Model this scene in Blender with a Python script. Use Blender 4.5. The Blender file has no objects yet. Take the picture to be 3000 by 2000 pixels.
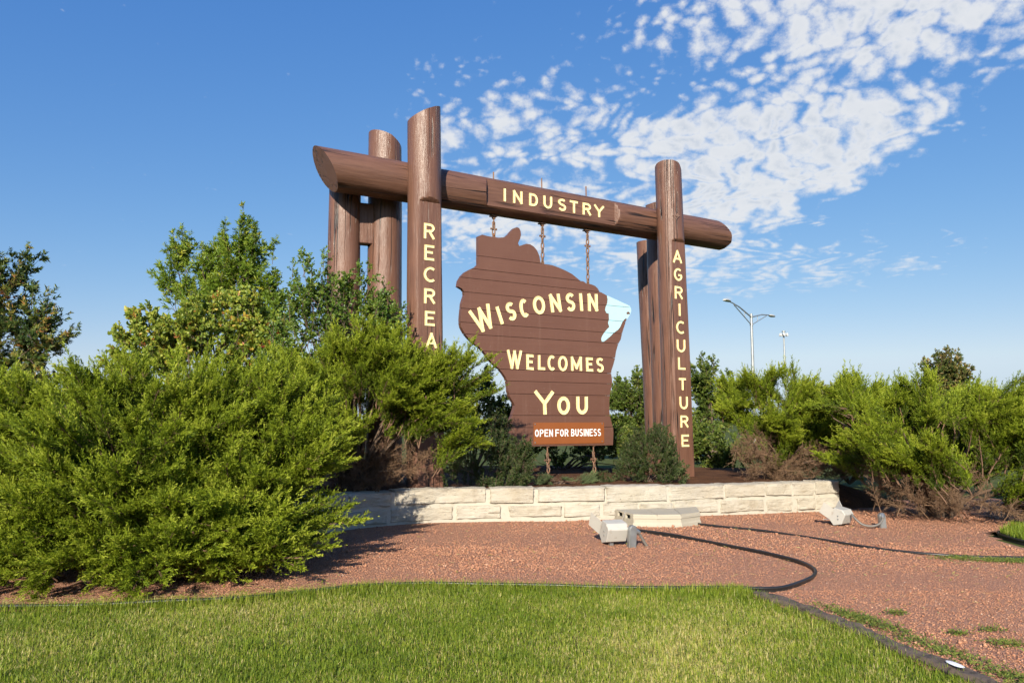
import bpy, bmesh, math, random
import numpy as np
from mathutils import Vector, Matrix, noise as mnoise
from mathutils.geometry import tessellate_polygon

S = bpy.context.scene
COL = S.collection

# ------------------------------------------------------------------ camera
cam_d = bpy.data.cameras.new("camera")
cam = bpy.data.objects.new("camera", cam_d)
COL.objects.link(cam)
cam_d.sensor_width = 36.0
cam_d.lens = 26.4
cam_d.clip_start = 0.05
cam_d.clip_end = 9000.0
cam.location = (0, 0, 1.6)
cam.rotation_euler = (math.radians(90) + math.atan(228 / 2200), 0, 0)
S.camera = cam

# ------------------------------------------------------------------ light
SUN_EL = math.radians(25)
SUN_AZ = math.radians(192)          # direction towards the sun, clockwise from +Y
to_sun = Vector((math.sin(SUN_AZ) * math.cos(SUN_EL), math.cos(SUN_AZ) * math.cos(SUN_EL), math.sin(SUN_EL)))
sd = bpy.data.lights.new("sun", 'SUN')
sd.energy = 4.4
sd.angle = math.radians(0.53)
sd.color = (1.0, 0.90, 0.74)
sun = bpy.data.objects.new("sun", sd)
COL.objects.link(sun)
sun.rotation_euler = (-to_sun).to_track_quat('-Z', 'Y').to_euler()
sun.location = to_sun * 50

W = bpy.data.worlds.new("World")
S.world = W
W.use_nodes = True
SKY_STRENGTH = 0.055
S.view_settings.view_transform = 'Standard'
S.view_settings.look = 'None'
S.view_settings.gamma = 1.0
S.view_settings.use_curve_mapping = False
S.view_settings.exposure = 0.9
S.cycles.max_bounces = 3
S.cycles.diffuse_bounces = 1
S.cycles.transmission_bounces = 2
S.cycles.glossy_bounces = 2
S.cycles.use_light_tree = False
S.cycles.adaptive_threshold = 0.04
S.cycles.caustics_reflective = False
S.cycles.caustics_refractive = False
S.cycles.transparent_max_bounces = 8
S.cycles.use_denoising = True


class NT:
    """small node tree helper"""
    def __init__(self, tree):
        self.t = tree
        self.n = tree.nodes
        self.l = tree.links

    def add(self, typ, **kw):
        nd = self.n.new(typ)
        for k, v in kw.items():
            setattr(nd, k, v)
        return nd

    def put(self, sock, v):
        if v is None:
            return
        if isinstance(v, bpy.types.NodeSocket):
            self.l.new(v, sock)
        else:
            sock.default_value = v

    def m(self, op, a, b=None, c=None, clamp=False):
        nd = self.add('ShaderNodeMath', operation=op, use_clamp=clamp)
        for i, v in enumerate((a, b, c)):
            self.put(nd.inputs[i], v)
        return nd.outputs[0]

    def v(self, op, a, b=None, out=0):
        nd = self.add('ShaderNodeVectorMath', operation=op)
        self.put(nd.inputs[0], a)
        if b is not None:
            self.put(nd.inputs[1], b)
        return nd.outputs[out]

    def noise(self, vec, scale, detail=4, rough=0.55, dist=0.0, dim='3D'):
        nd = self.add('ShaderNodeTexNoise', noise_dimensions=dim)
        self.put(nd.inputs['Vector'], vec)
        nd.inputs['Scale'].default_value = scale
        nd.inputs['Detail'].default_value = detail
        nd.inputs['Roughness'].default_value = rough
        nd.inputs['Distortion'].default_value = dist
        return nd.outputs['Fac']

    def ss(self, x, a, b, lo=0.0, hi=1.0):
        nd = self.add('ShaderNodeMapRange', interpolation_type='SMOOTHSTEP')
        self.put(nd.inputs['Value'], x)
        nd.inputs['From Min'].default_value = a
        nd.inputs['From Max'].default_value = b
        nd.inputs['To Min'].default_value = lo
        nd.inputs['To Max'].default_value = hi
        return nd.outputs['Result']

    def mix(self, f, a, b):
        nd = self.add('ShaderNodeMix', data_type='RGBA')
        self.put(nd.inputs[0], f)
        self.put(nd.inputs[6], a)
        self.put(nd.inputs[7], b)
        return nd.outputs[2]

    def ramp(self, f, stops):
        nd = self.add('ShaderNodeValToRGB')
        self.put(nd.inputs[0], f)
        el = nd.color_ramp.elements
        while len(el) < len(stops):
            el.new(0.5)
        for e, (p, c) in zip(el, stops):
            e.position = p
            e.color = (*c, 1)
        return nd.outputs[0]

    def scale(self, vec, s):
        nd = self.add('ShaderNodeMapping')
        self.put(nd.inputs['Vector'], vec)
        nd.inputs['Scale'].default_value = s
        return nd.outputs[0]

    def bump(self, h, strength, dist, normal=None):
        nd = self.add('ShaderNodeBump')
        self.put(nd.inputs['Height'], h)
        nd.inputs['Strength'].default_value = strength
        nd.inputs['Distance'].default_value = dist
        if normal is not None:
            self.put(nd.inputs['Normal'], normal)
        return nd.outputs[0]


CLOUDS = ((0.95, 2.85, 0.52, 0.78, 1.45), (0.95, 1.78, 0.58, 0.36, 0.95), (0.10, 2.60, 0.34, 0.40, 0.52),
          (0.05, 3.75, 0.52, 0.95, 0.70), (0.95, 4.1, 0.50, 1.15, 0.85), (1.75, 5.2, 0.7, 0.8, 0.35))


def build_sky():
    k = NT(W.node_tree)
    k.n.clear()
    out = k.add('ShaderNodeOutputWorld')
    sky = k.add('ShaderNodeTexSky', sky_type='NISHITA')
    sky.sun_disc = False
    sky.sun_elevation = SUN_EL
    sky.sun_rotation = SUN_AZ
    sky.altitude = 200
    sky.air_density = 1.0
    sky.dust_density = 0.4
    sky.ozone_density = 3.0
    hs = k.add('ShaderNodeHueSaturation')
    hs.inputs['Saturation'].default_value = 1.12
    k.l.new(sky.outputs[0], hs.inputs['Color'])
    # altocumulus field: direction -> point on a flat cloud deck one unit overhead
    d = k.add('ShaderNodeTexCoord').outputs['Generated']
    sep = k.add('ShaderNodeSeparateXYZ')
    k.l.new(d, sep.inputs[0])
    z = k.m('MAXIMUM', sep.outputs[2], 0.02)
    px = k.m('DIVIDE', sep.outputs[0], z)
    py = k.m('DIVIDE', sep.outputs[1], z)
    comb = k.add('ShaderNodeCombineXYZ')
    k.l.new(px, comb.inputs[0])
    k.l.new(py, comb.inputs[1])
    p = comb.outputs[0]
    wob = k.add('ShaderNodeTexNoise', noise_dimensions='2D')
    wob.inputs['Scale'].default_value = 2.1
    wob.inputs['Detail'].default_value = 2.0
    k.l.new(p, wob.inputs['Vector'])
    warp = k.v('SUBTRACT', wob.outputs['Color'], (0.5, 0.5, 0.5))
    wm = k.v('SCALE', warp)
    wm.node.inputs['Scale'].default_value = 0.60
    pw = k.v('ADD', p, wm)
    mask = None
    for cx, cy, rx, ry, a in CLOUDS:
        q = k.v('MULTIPLY', k.v('SUBTRACT', pw, (cx, cy, 0)), (1 / rx, 1 / ry, 0))
        e = k.m('MULTIPLY_ADD', k.v('DOT_PRODUCT', q, q, out=1), -a, a * 1.35)
        mask = e if mask is None else k.m('MAXIMUM', mask, e)
    mask = k.m('MAXIMUM', k.m('MINIMUM', mask, 1.25), -1.0)
    cps = k.add('ShaderNodeCombineXYZ')
    k.put(cps.inputs[0], k.m('ARCTAN2', sep.outputs[0], sep.outputs[1]))
    k.put(cps.inputs[1], k.m('MULTIPLY', k.m('ARCSINE', sep.outputs[2]), 1.35))
    ps = cps.outputs[0]
    fine = k.noise(ps, 27.0, 5.0, 0.62, 0.0, '2D')
    vor = k.add('ShaderNodeTexVoronoi', feature='F1', voronoi_dimensions='2D')
    vor.inputs['Scale'].default_value = 42.0
    wv = k.v('SCALE', warp)
    wv.node.inputs['Scale'].default_value = 0.12
    k.l.new(k.v('ADD', ps, wv), vor.inputs['Vector'])
    puff = vor.outputs['Distance']
    tex = k.m('MULTIPLY_ADD', puff, -0.62, k.m('MULTIPLY', fine, 1.25))
    lvl = k.m('MULTIPLY_ADD', mask, 0.40, tex)
    dens = k.ss(lvl, 0.34, 0.94)
    # thick middles of the puffs are greyer, their rims white
    shade = k.m('MULTIPLY', k.ss(lvl, 0.78, 1.10), k.ss(fine, 0.38, 0.62, 0.9, 0.15))
    ccol = k.mix(shade, (0.95, 0.965, 0.985, 1), (0.60, 0.68, 0.80, 1))
    cov = k.m('MULTIPLY', dens, k.ss(sep.outputs[2], 0.09, 0.22, 0.0, 0.93))
    b1 = k.add('ShaderNodeBackground')
    # clear late-summer air: per channel tone of the sky model
    sc_ = k.add('ShaderNodeSeparateColor')
    k.l.new(hs.outputs[0], sc_.inputs[0])
    cc_ = k.add('ShaderNodeCombineColor')
    ch_ = [k.m('MULTIPLY', k.m('POWER', sc_.outputs[i], g_), a_) for i, (a_, g_) in enumerate(((1.16, 1.04), (1.66, 0.745), (3.75, 0.39)))]
    ch_[1] = k.m('MINIMUM', ch_[1], k.m('MULTIPLY', ch_[2], 0.88))
    ch_[0] = k.m('SMOOTH_MIN', ch_[0], k.m('MULTIPLY', ch_[1], 0.83), 1.5)
    for i in range(3):
        k.put(cc_.inputs[i], ch_[i])
    k.l.new(cc_.outputs[0], b1.inputs[0])
    b1.inputs[1].default_value = SKY_STRENGTH
    b2 = k.add('ShaderNodeBackground')
    k.l.new(ccol, b2.inputs[0])
    b2.inputs[1].default_value = 0.47
    mx = k.add('ShaderNodeMixShader')
    k.l.new(cov, mx.inputs[0])
    k.l.new(b1.outputs[0], mx.inputs[1])
    k.l.new(b2.outputs[0], mx.inputs[2])
    k.l.new(mx.outputs[0], out.inputs[0])


build_sky()
try:
    W.cycles.sampling_method = 'NONE'
except Exception:
    pass

# ------------------------------------------------------------------ materials
MATS = {}


def new_mat(name):
    m = bpy.data.materials.new(name)
    m.use_nodes = True
    k = NT(m.node_tree)
    k.n.clear()
    out = k.add('ShaderNodeOutputMaterial')
    MATS[name] = m
    return m, k, out


def principled(k, out, **kw):
    b = k.add('ShaderNodeBsdfPrincipled')
    for key, v in kw.items():
        k.put(b.inputs[key.replace('_', ' ')], v)
    k.l.new(b.outputs[0], out.inputs[0])
    return b


def objco(k):
    return k.add('ShaderNodeTexCoord').outputs['Object']


def mat_log(name, base, dark, fleck=0.6, rough=0.32):
    m, k, out = new_mat(name)
    co = objco(k)
    st = k.scale(co, (14, 14, 0.7))
    g = k.noise(st, 2.0, 6, 0.62)
    g2 = k.noise(k.scale(co, (60, 60, 2.2)), 2.0, 4, 0.6)
    low = k.noise(co, 1.6, 3)
    crk = k.noise(k.scale(co, (7.5, 7.5, 0.16)), 1.0, 2, 0.5)
    crack = k.ss(k.m('ABSOLUTE', k.m('SUBTRACT', crk, 0.5)), 0.006, 0.022, 1, 0)
    crack = k.m('MULTIPLY', crack, k.ss(k.noise(k.scale(co, (2, 2, 0.5)), 1.3, 2), 0.45, 0.55))
    c = k.mix(k.ss(g, 0.3, 0.7), (*dark, 1), (*base, 1))
    c = k.mix(k.m('MULTIPLY', k.ss(low, 0.45, 0.75), 0.35), c, (base[0] * 1.25, base[1] * 1.2, base[2] * 1.15, 1))
    fl = k.m('MULTIPLY', k.ss(k.noise(k.scale(co, (55, 55, 9)), 2.0, 3, 0.7), 0.66, 0.72), fleck)
    c = k.mix(fl, c, (0.42, 0.30, 0.22, 1))
    c = k.mix(k.m('MULTIPLY', crack, 0.93), c, (0.008, 0.006, 0.006, 1))
    h = k.m('ADD', k.m('MULTIPLY', g, 0.6), k.m('MULTIPLY', g2, 0.4))
    h = k.m('SUBTRACT', h, k.m('MULTIPLY', crack, 1.2))
    nb = k.bump(h, 0.9, 0.012)
    r = k.ss(g2, 0.3, 0.7, rough, rough + 0.20)
    principled(k, out, Base_Color=c, Roughness=r, Normal=nb, Specular_IOR_Level=0.5)
    return m


def mat_plank():
    m, k, out = new_mat('brown_plank')
    co = objco(k)
    oi = k.add('ShaderNodeObjectInfo').outputs['Random']
    co2 = k.v('ADD', co, k.v('SCALE', (1, 1, 1)))
    k.put(co2.node.inputs[1].links[0].from_node.inputs['Scale'], k.m('MULTIPLY', oi, 7.0))
    g = k.noise(k.scale(co2, (0.9, 12, 16)), 2.0, 6, 0.6)
    low = k.noise(co, 1.1, 4)
    c = k.mix(g, (0.118, 0.054, 0.036, 1), (0.150, 0.070, 0.047, 1))
    c = k.mix(k.m('MULTIPLY', k.ss(low, 0.4, 0.75), 0.3), c, (0.175, 0.088, 0.062, 1))
    c = k.mix(k.m('MULTIPLY', oi, 0.45), c, (0.115, 0.054, 0.037, 1))
    st = k.m('MULTIPLY', k.ss(k.noise(k.scale(co, (9, 1, 0.5)), 1.4, 4, 0.6), 0.55, 0.75), 0.30)
    c = k.mix(st, c, (0.20, 0.115, 0.085, 1))
    fl = k.m('MULTIPLY', k.ss(k.noise(k.scale(co, (30, 30, 22)), 2.0, 2, 0.6), 0.735, 0.76), 0.7)
    c = k.mix(fl, c, (0.45, 0.36, 0.30, 1))
    principled(k, out, Base_Color=c, Roughness=k.ss(g, 0.3, 0.7, 0.36, 0.5), Normal=k.bump(g, 0.25, 0.006))
    return m


def mat_plain(name, col, rough=0.5, var=0.12, scale=8.0, metallic=0.0, bump=0.0, second=None, thr=(0.5, 0.7)):
    m, k, out = new_mat(name)
    co = objco(k)
    n = k.noise(co, scale, 5, 0.6)
    a = tuple(max(0, x * (1 - var)) for x in col)
    b = tuple(min(1, x * (1 + var)) for x in col)
    c = k.mix(n, (*a, 1), (*b, 1))
    if second is not None:
        c = k.mix(k.ss(k.noise(co, scale * 1.7, 6, 0.65), *thr), c, (*second, 1))
    kw = dict(Base_Color=c, Roughness=k.ss(n, 0.3, 0.7, rough * 0.85, min(1, rough * 1.15)), Metallic=metallic)
    if bump:
        kw['Normal'] = k.bump(k.noise(co, scale * 4, 5, 0.6), 0.6, bump)
    principled(k, out, **kw)
    return m


def mat_leaf(name, stops, transl=0.35, rough=0.45, spec=0.35, jitter=0.25):
    """tint attribute (0..1) drives the colour of each leaf; part of the light passes through"""
    m, k, out = new_mat(name)
    at = k.add('ShaderNodeAttribute', attribute_name='tint').outputs['Fac']
    oi = k.add('ShaderNodeObjectInfo').outputs['Random']
    f = k.m('ADD', at, k.m('MULTIPLY', k.m('SUBTRACT', oi, 0.5), jitter), clamp=True)
    c = k.ramp(f, stops)
    b = k.add('ShaderNodeBsdfPrincipled')
    k.put(b.inputs['Base Color'], c)
    b.inputs['Roughness'].default_value = rough
    b.inputs['Specular IOR Level'].default_value = spec
    tr = k.add('ShaderNodeBsdfTranslucent')
    hs = k.add('ShaderNodeHueSaturation')
    hs.inputs['Value'].default_value = 1.5
    hs.inputs['Hue'].default_value = 0.49
    k.put(hs.inputs['Color'], c)
    k.put(tr.inputs['Color'], hs.outputs[0])
    mx = k.add('ShaderNodeMixShader')
    mx.inputs[0].default_value = transl
    k.l.new(b.outputs[0], mx.inputs[1])
    k.l.new(tr.outputs[0], mx.inputs[2])
    k.l.new(mx.outputs[0], out.inputs[0])
    return m


M_LOG = mat_log('log_paint', (0.165, 0.082, 0.054), (0.115, 0.054, 0.036))
M_BEAM = mat_log('beam_paint', (0.160, 0.080, 0.053), (0.105, 0.050, 0.034), fleck=0.2, rough=0.40)
M_PLANK = mat_plank()
M_YELLOW = mat_plain('letter_yellow', (0.90, 0.77, 0.38), 0.5, 0.05, 20)
M_LAKE = mat_plain('lake_blue', (0.42, 0.66, 0.74), 0.4, 0.04, 9)
M_PLATE = mat_plain('plate_brown', (0.245, 0.078, 0.022), 0.42, 0.08, 5)
M_WHITE = mat_plain('white_vinyl', (0.86, 0.86, 0.86), 0.45, 0.03, 9)
M_STEEL = mat_plain('galvanised_steel', (0.34, 0.355, 0.355), 0.42, 0.18, 14, 0.75)
M_POLE = mat_plain('lamp_aluminium', (0.38, 0.40, 0.40), 0.4, 0.08, 3, 0.55)
M_LAMPHEAD = mat_plain('lamp_head_white', (0.42, 0.43, 0.42), 0.45, 0.05, 3)
M_RUST = mat_plain('rusty_iron', (0.20, 0.125, 0.085), 0.7, 0.3, 25, 0.35, 0.002, (0.30, 0.115, 0.045), (0.5, 0.62))
M_FLOOD = mat_plain('floodlight_paint', (0.43, 0.42, 0.385), 0.5, 0.10, 10, 0, 0, (0.26, 0.19, 0.13), (0.60, 0.72))
M_CONDUIT = mat_plain('conduit_plastic', (0.15, 0.14, 0.125), 0.55, 0.12, 14)
M_GLASS = mat_plain('lamp_glass', (0.10, 0.11, 0.12), 0.08, 0.05, 4)
M_EDGE = mat_plain('black_plastic', (0.018, 0.018, 0.019), 0.38, 0.3, 12, 0, 0, (0.06, 0.055, 0.05), (0.55, 0.8))
M_TIMBER = mat_plain('weathered_timber', (0.115, 0.085, 0.065), 0.85, 0.35, 9, 0, 0.012, (0.05, 0.036, 0.028), (0.48, 0.62))
M_CONC = mat_plain('concrete_block', (0.40, 0.365, 0.29), 0.9, 0.12, 30, 0, 0.002, (0.38, 0.34, 0.28), (0.55, 0.75))
M_MORTAR = mat_plain('mortar', (0.45, 0.418, 0.35), 0.95, 0.12, 9, 0, 0.008, (0.31, 0.27, 0.205), (0.55, 0.72))
M_BARK = mat_plain('bark', (0.12, 0.082, 0.058), 0.9, 0.3, 14, 0, 0.006)
M_TWIG = mat_plain('juniper_twig', (0.155, 0.090, 0.055), 0.85, 0.3, 14)
M_DEAD = mat_plain('dead_twig', (0.185, 0.112, 0.064), 0.9, 0.35, 6)
M_BERRY = mat_plain('red_berry', (0.45, 0.02, 0.02), 0.3, 0.2, 9)


def mat_stone():
    m, k, out = new_mat('limestone')
    co = objco(k)
    oi = k.add('ShaderNodeObjectInfo').outputs['Random']
    off = k.v('SCALE', (1, 1, 1))
    k.put(off.node.inputs['Scale'], k.m('MULTIPLY', oi, 30.0))
    co = k.v('ADD', co, off)
    n1 = k.noise(co, 3.5, 6, 0.6)
    n2 = k.noise(k.scale(co, (1, 1, 5)), 5.0, 6, 0.65)
    pit = k.ss(k.noise(co, 26, 3, 0.6), 0.68, 0.76)
    c = k.ramp(n1, [(0.25, (0.38, 0.338, 0.262)), (0.5, (0.465, 0.43, 0.358)), (0.8, (0.50, 0.475, 0.415))])
    c = k.mix(k.m('MULTIPLY', k.ss(n2, 0.55, 0.75), 0.45), c, (0.27, 0.215, 0.145, 1))
    c = k.mix(k.m('MULTIPLY', oi, 0.40), c, (0.33, 0.272, 0.19, 1))
    c = k.mix(k.m('MULTIPLY', k.ss(k.noise(co, 1.6, 5, 0.7), 0.55, 0.72), 0.5), c, (0.30, 0.25, 0.18, 1))
    c = k.mix(k.m('MULTIPLY', pit, 0.5), c, (0.30, 0.23, 0.15, 1))
    h = k.m('ADD', k.m('MULTIPLY', n2, 0.7), k.m('MULTIPLY', k.noise(co, 22, 6, 0.65), 0.4))
    h = k.m('SUBTRACT', h, k.m('MULTIPLY', pit, 0.5))
    principled(k, out, Base_Color=c, Roughness=0.92, Normal=k.bump(h, 1.0, 0.035))
    return m


M_STONE = mat_stone()


def mat_gravel():
    m, k, out = new_mat('red_gravel')
    co = objco(k)
    v = k.add('ShaderNodeTexVoronoi')
    v.inputs['Scale'].default_value = 62
    k.l.new(co, v.inputs['Vector'])
    low = k.noise(co, 0.7, 4)
    c = k.ramp(k.add('ShaderNodeSeparateColor').outputs[0], [(0.0, (0.32, 0.142, 0.084)), (0.5, (0.405, 0.195, 0.118)), (0.9, (0.47, 0.25, 0.16))])
    k.l.new(v.outputs['Color'], c.node.inputs[0].links[0].from_node.inputs[0])
    c = k.mix(k.ss(v.outputs['Distance'], 0.35, 0.75, 0, 0.35), c, (0.14, 0.06, 0.04, 1))
    c = k.mix(k.m('MULTIPLY', k.ss(low, 0.4, 0.7), 0.35), c, (0.40, 0.20, 0.115, 1))
    h = k.m('SUBTRACT', 1.0, v.outputs['Distance'])
    h = k.m('ADD', h, k.m('MULTIPLY', k.noise(co, 90, 3), 0.4))
    principled(k, out, Base_Color=c, Roughness=0.92, Normal=k.bump(h, 0.9, 0.02))
    return m


M_GRAVEL = mat_gravel()


def mat_stones_loose():
    m, k, out = new_mat('gravel_stone')
    at = k.add('ShaderNodeAttribute', attribute_name='tint').outputs['Fac']
    c = k.ramp(at, [(0.0, (0.16, 0.06, 0.04)), (0.35, (0.365, 0.168, 0.096)), (0.7, (0.46, 0.24, 0.145)), (0.97, (0.56, 0.36, 0.25)), (1.0, (0.60, 0.46, 0.36))])
    principled(k, out, Base_Color=c, Roughness=0.88)
    return m


M_GSTONE = mat_stones_loose()


def mat_ground(name, cols, scale, bump=0.01):
    m, k, out = new_mat(name)
    co = objco(k)
    n = k.noise(co, scale, 6, 0.65)
    n2 = k.noise(co, scale * 9, 5, 0.65)
    f = k.m('ADD', k.m('MULTIPLY', n, 0.5), k.m('MULTIPLY', n2, 0.5))
    c = k.ramp(f, [(0.3, cols[0]), (0.5, cols[1]), (0.7, cols[2])])
    principled(k, out, Base_Color=c, Roughness=0.95, Specular_IOR_Level=0.05, Normal=k.bump(n2, 0.8, bump))
    return m


M_FIELD = mat_ground('far_grass', [(0.045, 0.065, 0.018), (0.075, 0.095, 0.03), (0.12, 0.12, 0.05)], 0.6)
M_TURF = mat_ground('turf_soil', [(0.045, 0.05, 0.018), (0.085, 0.085, 0.035), (0.15, 0.125, 0.06)], 2.0)
M_SOIL = mat_ground('bark_mulch', [(0.045, 0.026, 0.016), (0.11, 0.055, 0.03), (0.20, 0.095, 0.048)], 3.0, 0.03)

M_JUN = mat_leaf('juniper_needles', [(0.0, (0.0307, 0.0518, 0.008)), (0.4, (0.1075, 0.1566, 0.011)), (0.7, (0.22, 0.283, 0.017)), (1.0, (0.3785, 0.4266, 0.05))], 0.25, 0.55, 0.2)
M_GJUN = mat_leaf('pale_juniper_needles', [(0.0, (0.06, 0.09, 0.04)), (1.0, (0.20, 0.26, 0.11))], 0.25, 0.5, 0.3)
M_ASH = mat_leaf('ash_leaves', [(0.0, (0.0658, 0.1188, 0.0162)), (0.5, (0.1711, 0.27, 0.0297)), (0.85, (0.3423, 0.4104, 0.0473)), (1.0, (0.6, 0.5616, 0.0675))], 0.38, 0.4, 0.4)
M_VIB = mat_leaf('viburnum_leaves', [(0.0, (0.0882, 0.147, 0.0251)), (0.45, (0.2059, 0.2842, 0.0418)), (0.8, (0.3921, 0.4215, 0.0627)), (0.93, (0.5097, 0.3333, 0.0627)), (1.0, (0.3921, 0.147, 0.0558))], 0.36, 0.45, 0.4)
M_SHRUB = mat_leaf('shrub_leaves', [(0.0, (0.0471, 0.0958, 0.0174)), (0.5, (0.1131, 0.2002, 0.029)), (1.0, (0.2639, 0.3306, 0.0508))], 0.35, 0.35, 0.5)
M_DARK = mat_leaf('dark_shrub_leaves', [(0.0, (0.0253, 0.0517, 0.0161)), (0.6, (0.0633, 0.1035, 0.0276)), (1.0, (0.1265, 0.1437, 0.0403))], 0.28, 0.45, 0.4)
M_AUT = mat_leaf('autumn_leaves', [(0.0, (0.0281, 0.0599, 0.0193)), (0.45, (0.0702, 0.1212, 0.0275)), (0.7, (0.204, 0.2352, 0.0482)), (0.88, (0.4335, 0.342, 0.0825)), (1.0, (0.459, 0.2137, 0.0825))], 0.35, 0.4, 0.4, 0.5)
M_TREE = mat_leaf('tree_leaves', [(0.0, (0.0506, 0.0862, 0.0168)), (0.6, (0.1316, 0.1898, 0.0312)), (1.0, (0.243, 0.2501, 0.048))], 0.35, 0.45, 0.4)
M_RTREE = mat_leaf('bronze_tree_leaves', [(0.0, (0.0474, 0.0851, 0.0216)), (0.5, (0.1185, 0.1617, 0.0405)), (1.0, (0.2686, 0.1871, 0.0675))], 0.35, 0.45, 0.4)
M_GRASS = mat_leaf('grass_blades', [(0.0, (0.097, 0.1629, 0.0147)), (0.45, (0.212, 0.2837, 0.0252)), (0.7, (0.3271, 0.3742, 0.0473)), (0.85, (0.4847, 0.4104, 0.1365)), (1.0, (0.6, 0.5553, 0.252))], 0.35, 0.5, 0.3, 0.0)
M_WEED = mat_leaf('weed_leaves', [(0.0, (0.07, 0.119, 0.0252)), (1.0, (0.238, 0.28, 0.056))], 0.35, 0.5, 0.3, 0.0)

# ------------------------------------------------------------------ mesh helpers


def tag(o, label=None, cat=None, group=None, kind=None):
    if label:
        o['label'] = label
    if cat:
        o['category'] = cat
    if group:
        o['group'] = group
    if kind:
        o['kind'] = kind
    return o


def empty(name, loc=(0, 0, 0), rz=0.0):
    o = bpy.data.objects.new(name, None)
    o.location = loc
    o.rotation_euler = (0, 0, rz)
    o.empty_display_size = 0.2
    COL.objects.link(o)
    return o


def link(name, me, parent=None, mat=None, smooth=None):
    if mat is not None and len(me.materials) == 0:
        me.materials.append(mat)
    if smooth is not None:
        me.polygons.foreach_set('use_smooth', [True] * len(me.polygons))
        if smooth < 180:
            me.set_sharp_from_angle(angle=math.radians(smooth))
    o = bpy.data.objects.new(name, me)
    COL.objects.link(o)
    if parent is not None:
        o.parent = parent
    return o


def mesh_np(name, V, faces_by_n, tint=None, mats=None, mat_idx=None):
    """V (n,3); faces_by_n: list of int arrays (m,k)"""
    me = bpy.data.meshes.new(name)
    V = np.asarray(V, dtype=np.float32)
    me.vertices.add(len(V))
    me.vertices.foreach_set('co', V.ravel())
    loops = np.concatenate([f.ravel() for f in faces_by_n]).astype(np.int32)
    tot = np.concatenate([np.full(len(f), f.shape[1]) for f in faces_by_n]).astype(np.int32)
    start = np.concatenate([[0], np.cumsum(tot)[:-1]]).astype(np.int32)
    me.loops.add(len(loops))
    me.loops.foreach_set('vertex_index', loops)
    me.polygons.add(len(tot))
    me.polygons.foreach_set('loop_start', start)
    me.polygons.foreach_set('loop_total', tot)
    if mat_idx is not None:
        me.polygons.foreach_set('material_index', np.asarray(mat_idx, dtype=np.int32))
    for m in mats or ():
        me.materials.append(m)
    if tint is not None:
        a = me.attributes.new('tint', 'FLOAT', 'POINT')
        a.data.foreach_set('value', np.asarray(tint, dtype=np.float32))
    me.update()
    me.validate()
    return me


class PB:
    """polygon builder: boxes, tubes, prisms collected into one mesh"""
    def __init__(self):
        self.v = []
        self.f = []

    def add(self, verts, faces):
        o = len(self.v)
        self.v += [tuple(p) for p in verts]
        self.f += [tuple(i + o for i in f) for f in faces]
        return self

    def box(self, c, s, M=None):
        x, y, z = (a / 2 for a in s)
        vs = [Vector((sx * x, sy * y, sz * z)) for sz in (-1, 1) for sy in (-1, 1) for sx in (-1, 1)]
        if M is not None:
            vs = [M @ p for p in vs]
        vs = [p + Vector(c) for p in vs]
        return self.add(vs, [(0, 2, 3, 1), (4, 5, 7, 6), (0, 1, 5, 4), (2, 6, 7, 3), (0, 4, 6, 2), (1, 3, 7, 5)])

    def prism(self, poly, axis_fn):
        """poly: 2D points; axis_fn(p,t) -> 3D point, t 0/1"""
        n = len(poly)
        vs = [axis_fn(p, 0) for p in poly] + [axis_fn(p, 1) for p in poly]
        fs = [tuple(range(n - 1, -1, -1)), tuple(range(n, 2 * n))] + [(i, (i + 1) % n, n + (i + 1) % n, n + i) for i in range(n)]
        return self.add(vs, fs)

    def tube(self, pts, radii, seg=8, cap=True, closed=False):
        pts = [Vector(p) for p in pts]
        n = len(pts)
        if not hasattr(radii, '__len__'):
            radii = [radii] * n
        up = Vector((0, 0, 1))
        rings = []
        prev = None
        for i, p in enumerate(pts):
            if closed:
                t = (pts[(i + 1) % n] - pts[i - 1]).normalized()
            else:
                t = (pts[min(i + 1, n - 1)] - pts[max(i - 1, 0)]).normalized()
            a = prev if prev is not None else (up if abs(t.z) < 0.9 else Vector((1, 0, 0)))
            a = (a - t * a.dot(t)).normalized()
            prev = a
            b = t.cross(a)
            rings.append([p + (a * math.cos(w) + b * math.sin(w)) * radii[i] for w in [2 * math.pi * j / seg for j in range(seg)]])
        vs = [q for r in rings for q in r]
        fs = []
        for i in range(n if closed else n - 1):
            i2 = (i + 1) % n
            for j in range(seg):
                j2 = (j + 1) % seg
                fs.append((i * seg + j, i * seg + j2, i2 * seg + j2, i2 * seg + j))
        if cap and not closed:
            fs.append(tuple(range(seg - 1, -1, -1)))
            fs.append(tuple((n - 1) * seg + j for j in range(seg)))
        return self.add(vs, fs)

    def mesh(self, name):
        me = bpy.data.meshes.new(name)
        me.from_pydata(self.v, [], self.f)
        me.update()
        return me

    def build(self, name, mat, parent=None, smooth=None, bevel=0.0, origin=None):
        if origin is not None:
            self.v = [tuple(Vector(p) - Vector(origin)) for p in self.v]
        me = self.mesh(name)
        if bevel:
            bm = bmesh.new()
            bm.from_mesh(me)
            bmesh.ops.bevel(bm, geom=bm.edges[:], offset=bevel, segments=1, affect='EDGES', clamp_overlap=True)
            bm.to_mesh(me)
            bm.free()
        o = link(name, me, parent, mat, smooth)
        return o


def smooth_path(pts, n):
    """Catmull-Rom through pts, n samples per span"""
    P = [np.array(p, float) for p in pts]
    P = [2 * P[0] - P[1]] + P + [2 * P[-1] - P[-2]]
    out = []
    for i in range(1, len(P) - 2):
        for j in range(n):
            t = j / n
            a, b, c, d = P[i - 1], P[i], P[i + 1], P[i + 2]
            out.append(0.5 * ((2 * b) + (c - a) * t + (2 * a - 5 * b + 4 * c - d) * t * t + (3 * b - a - 3 * c + d) * t ** 3))
    out.append(P[-2])
    return [tuple(p) for p in out]


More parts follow.
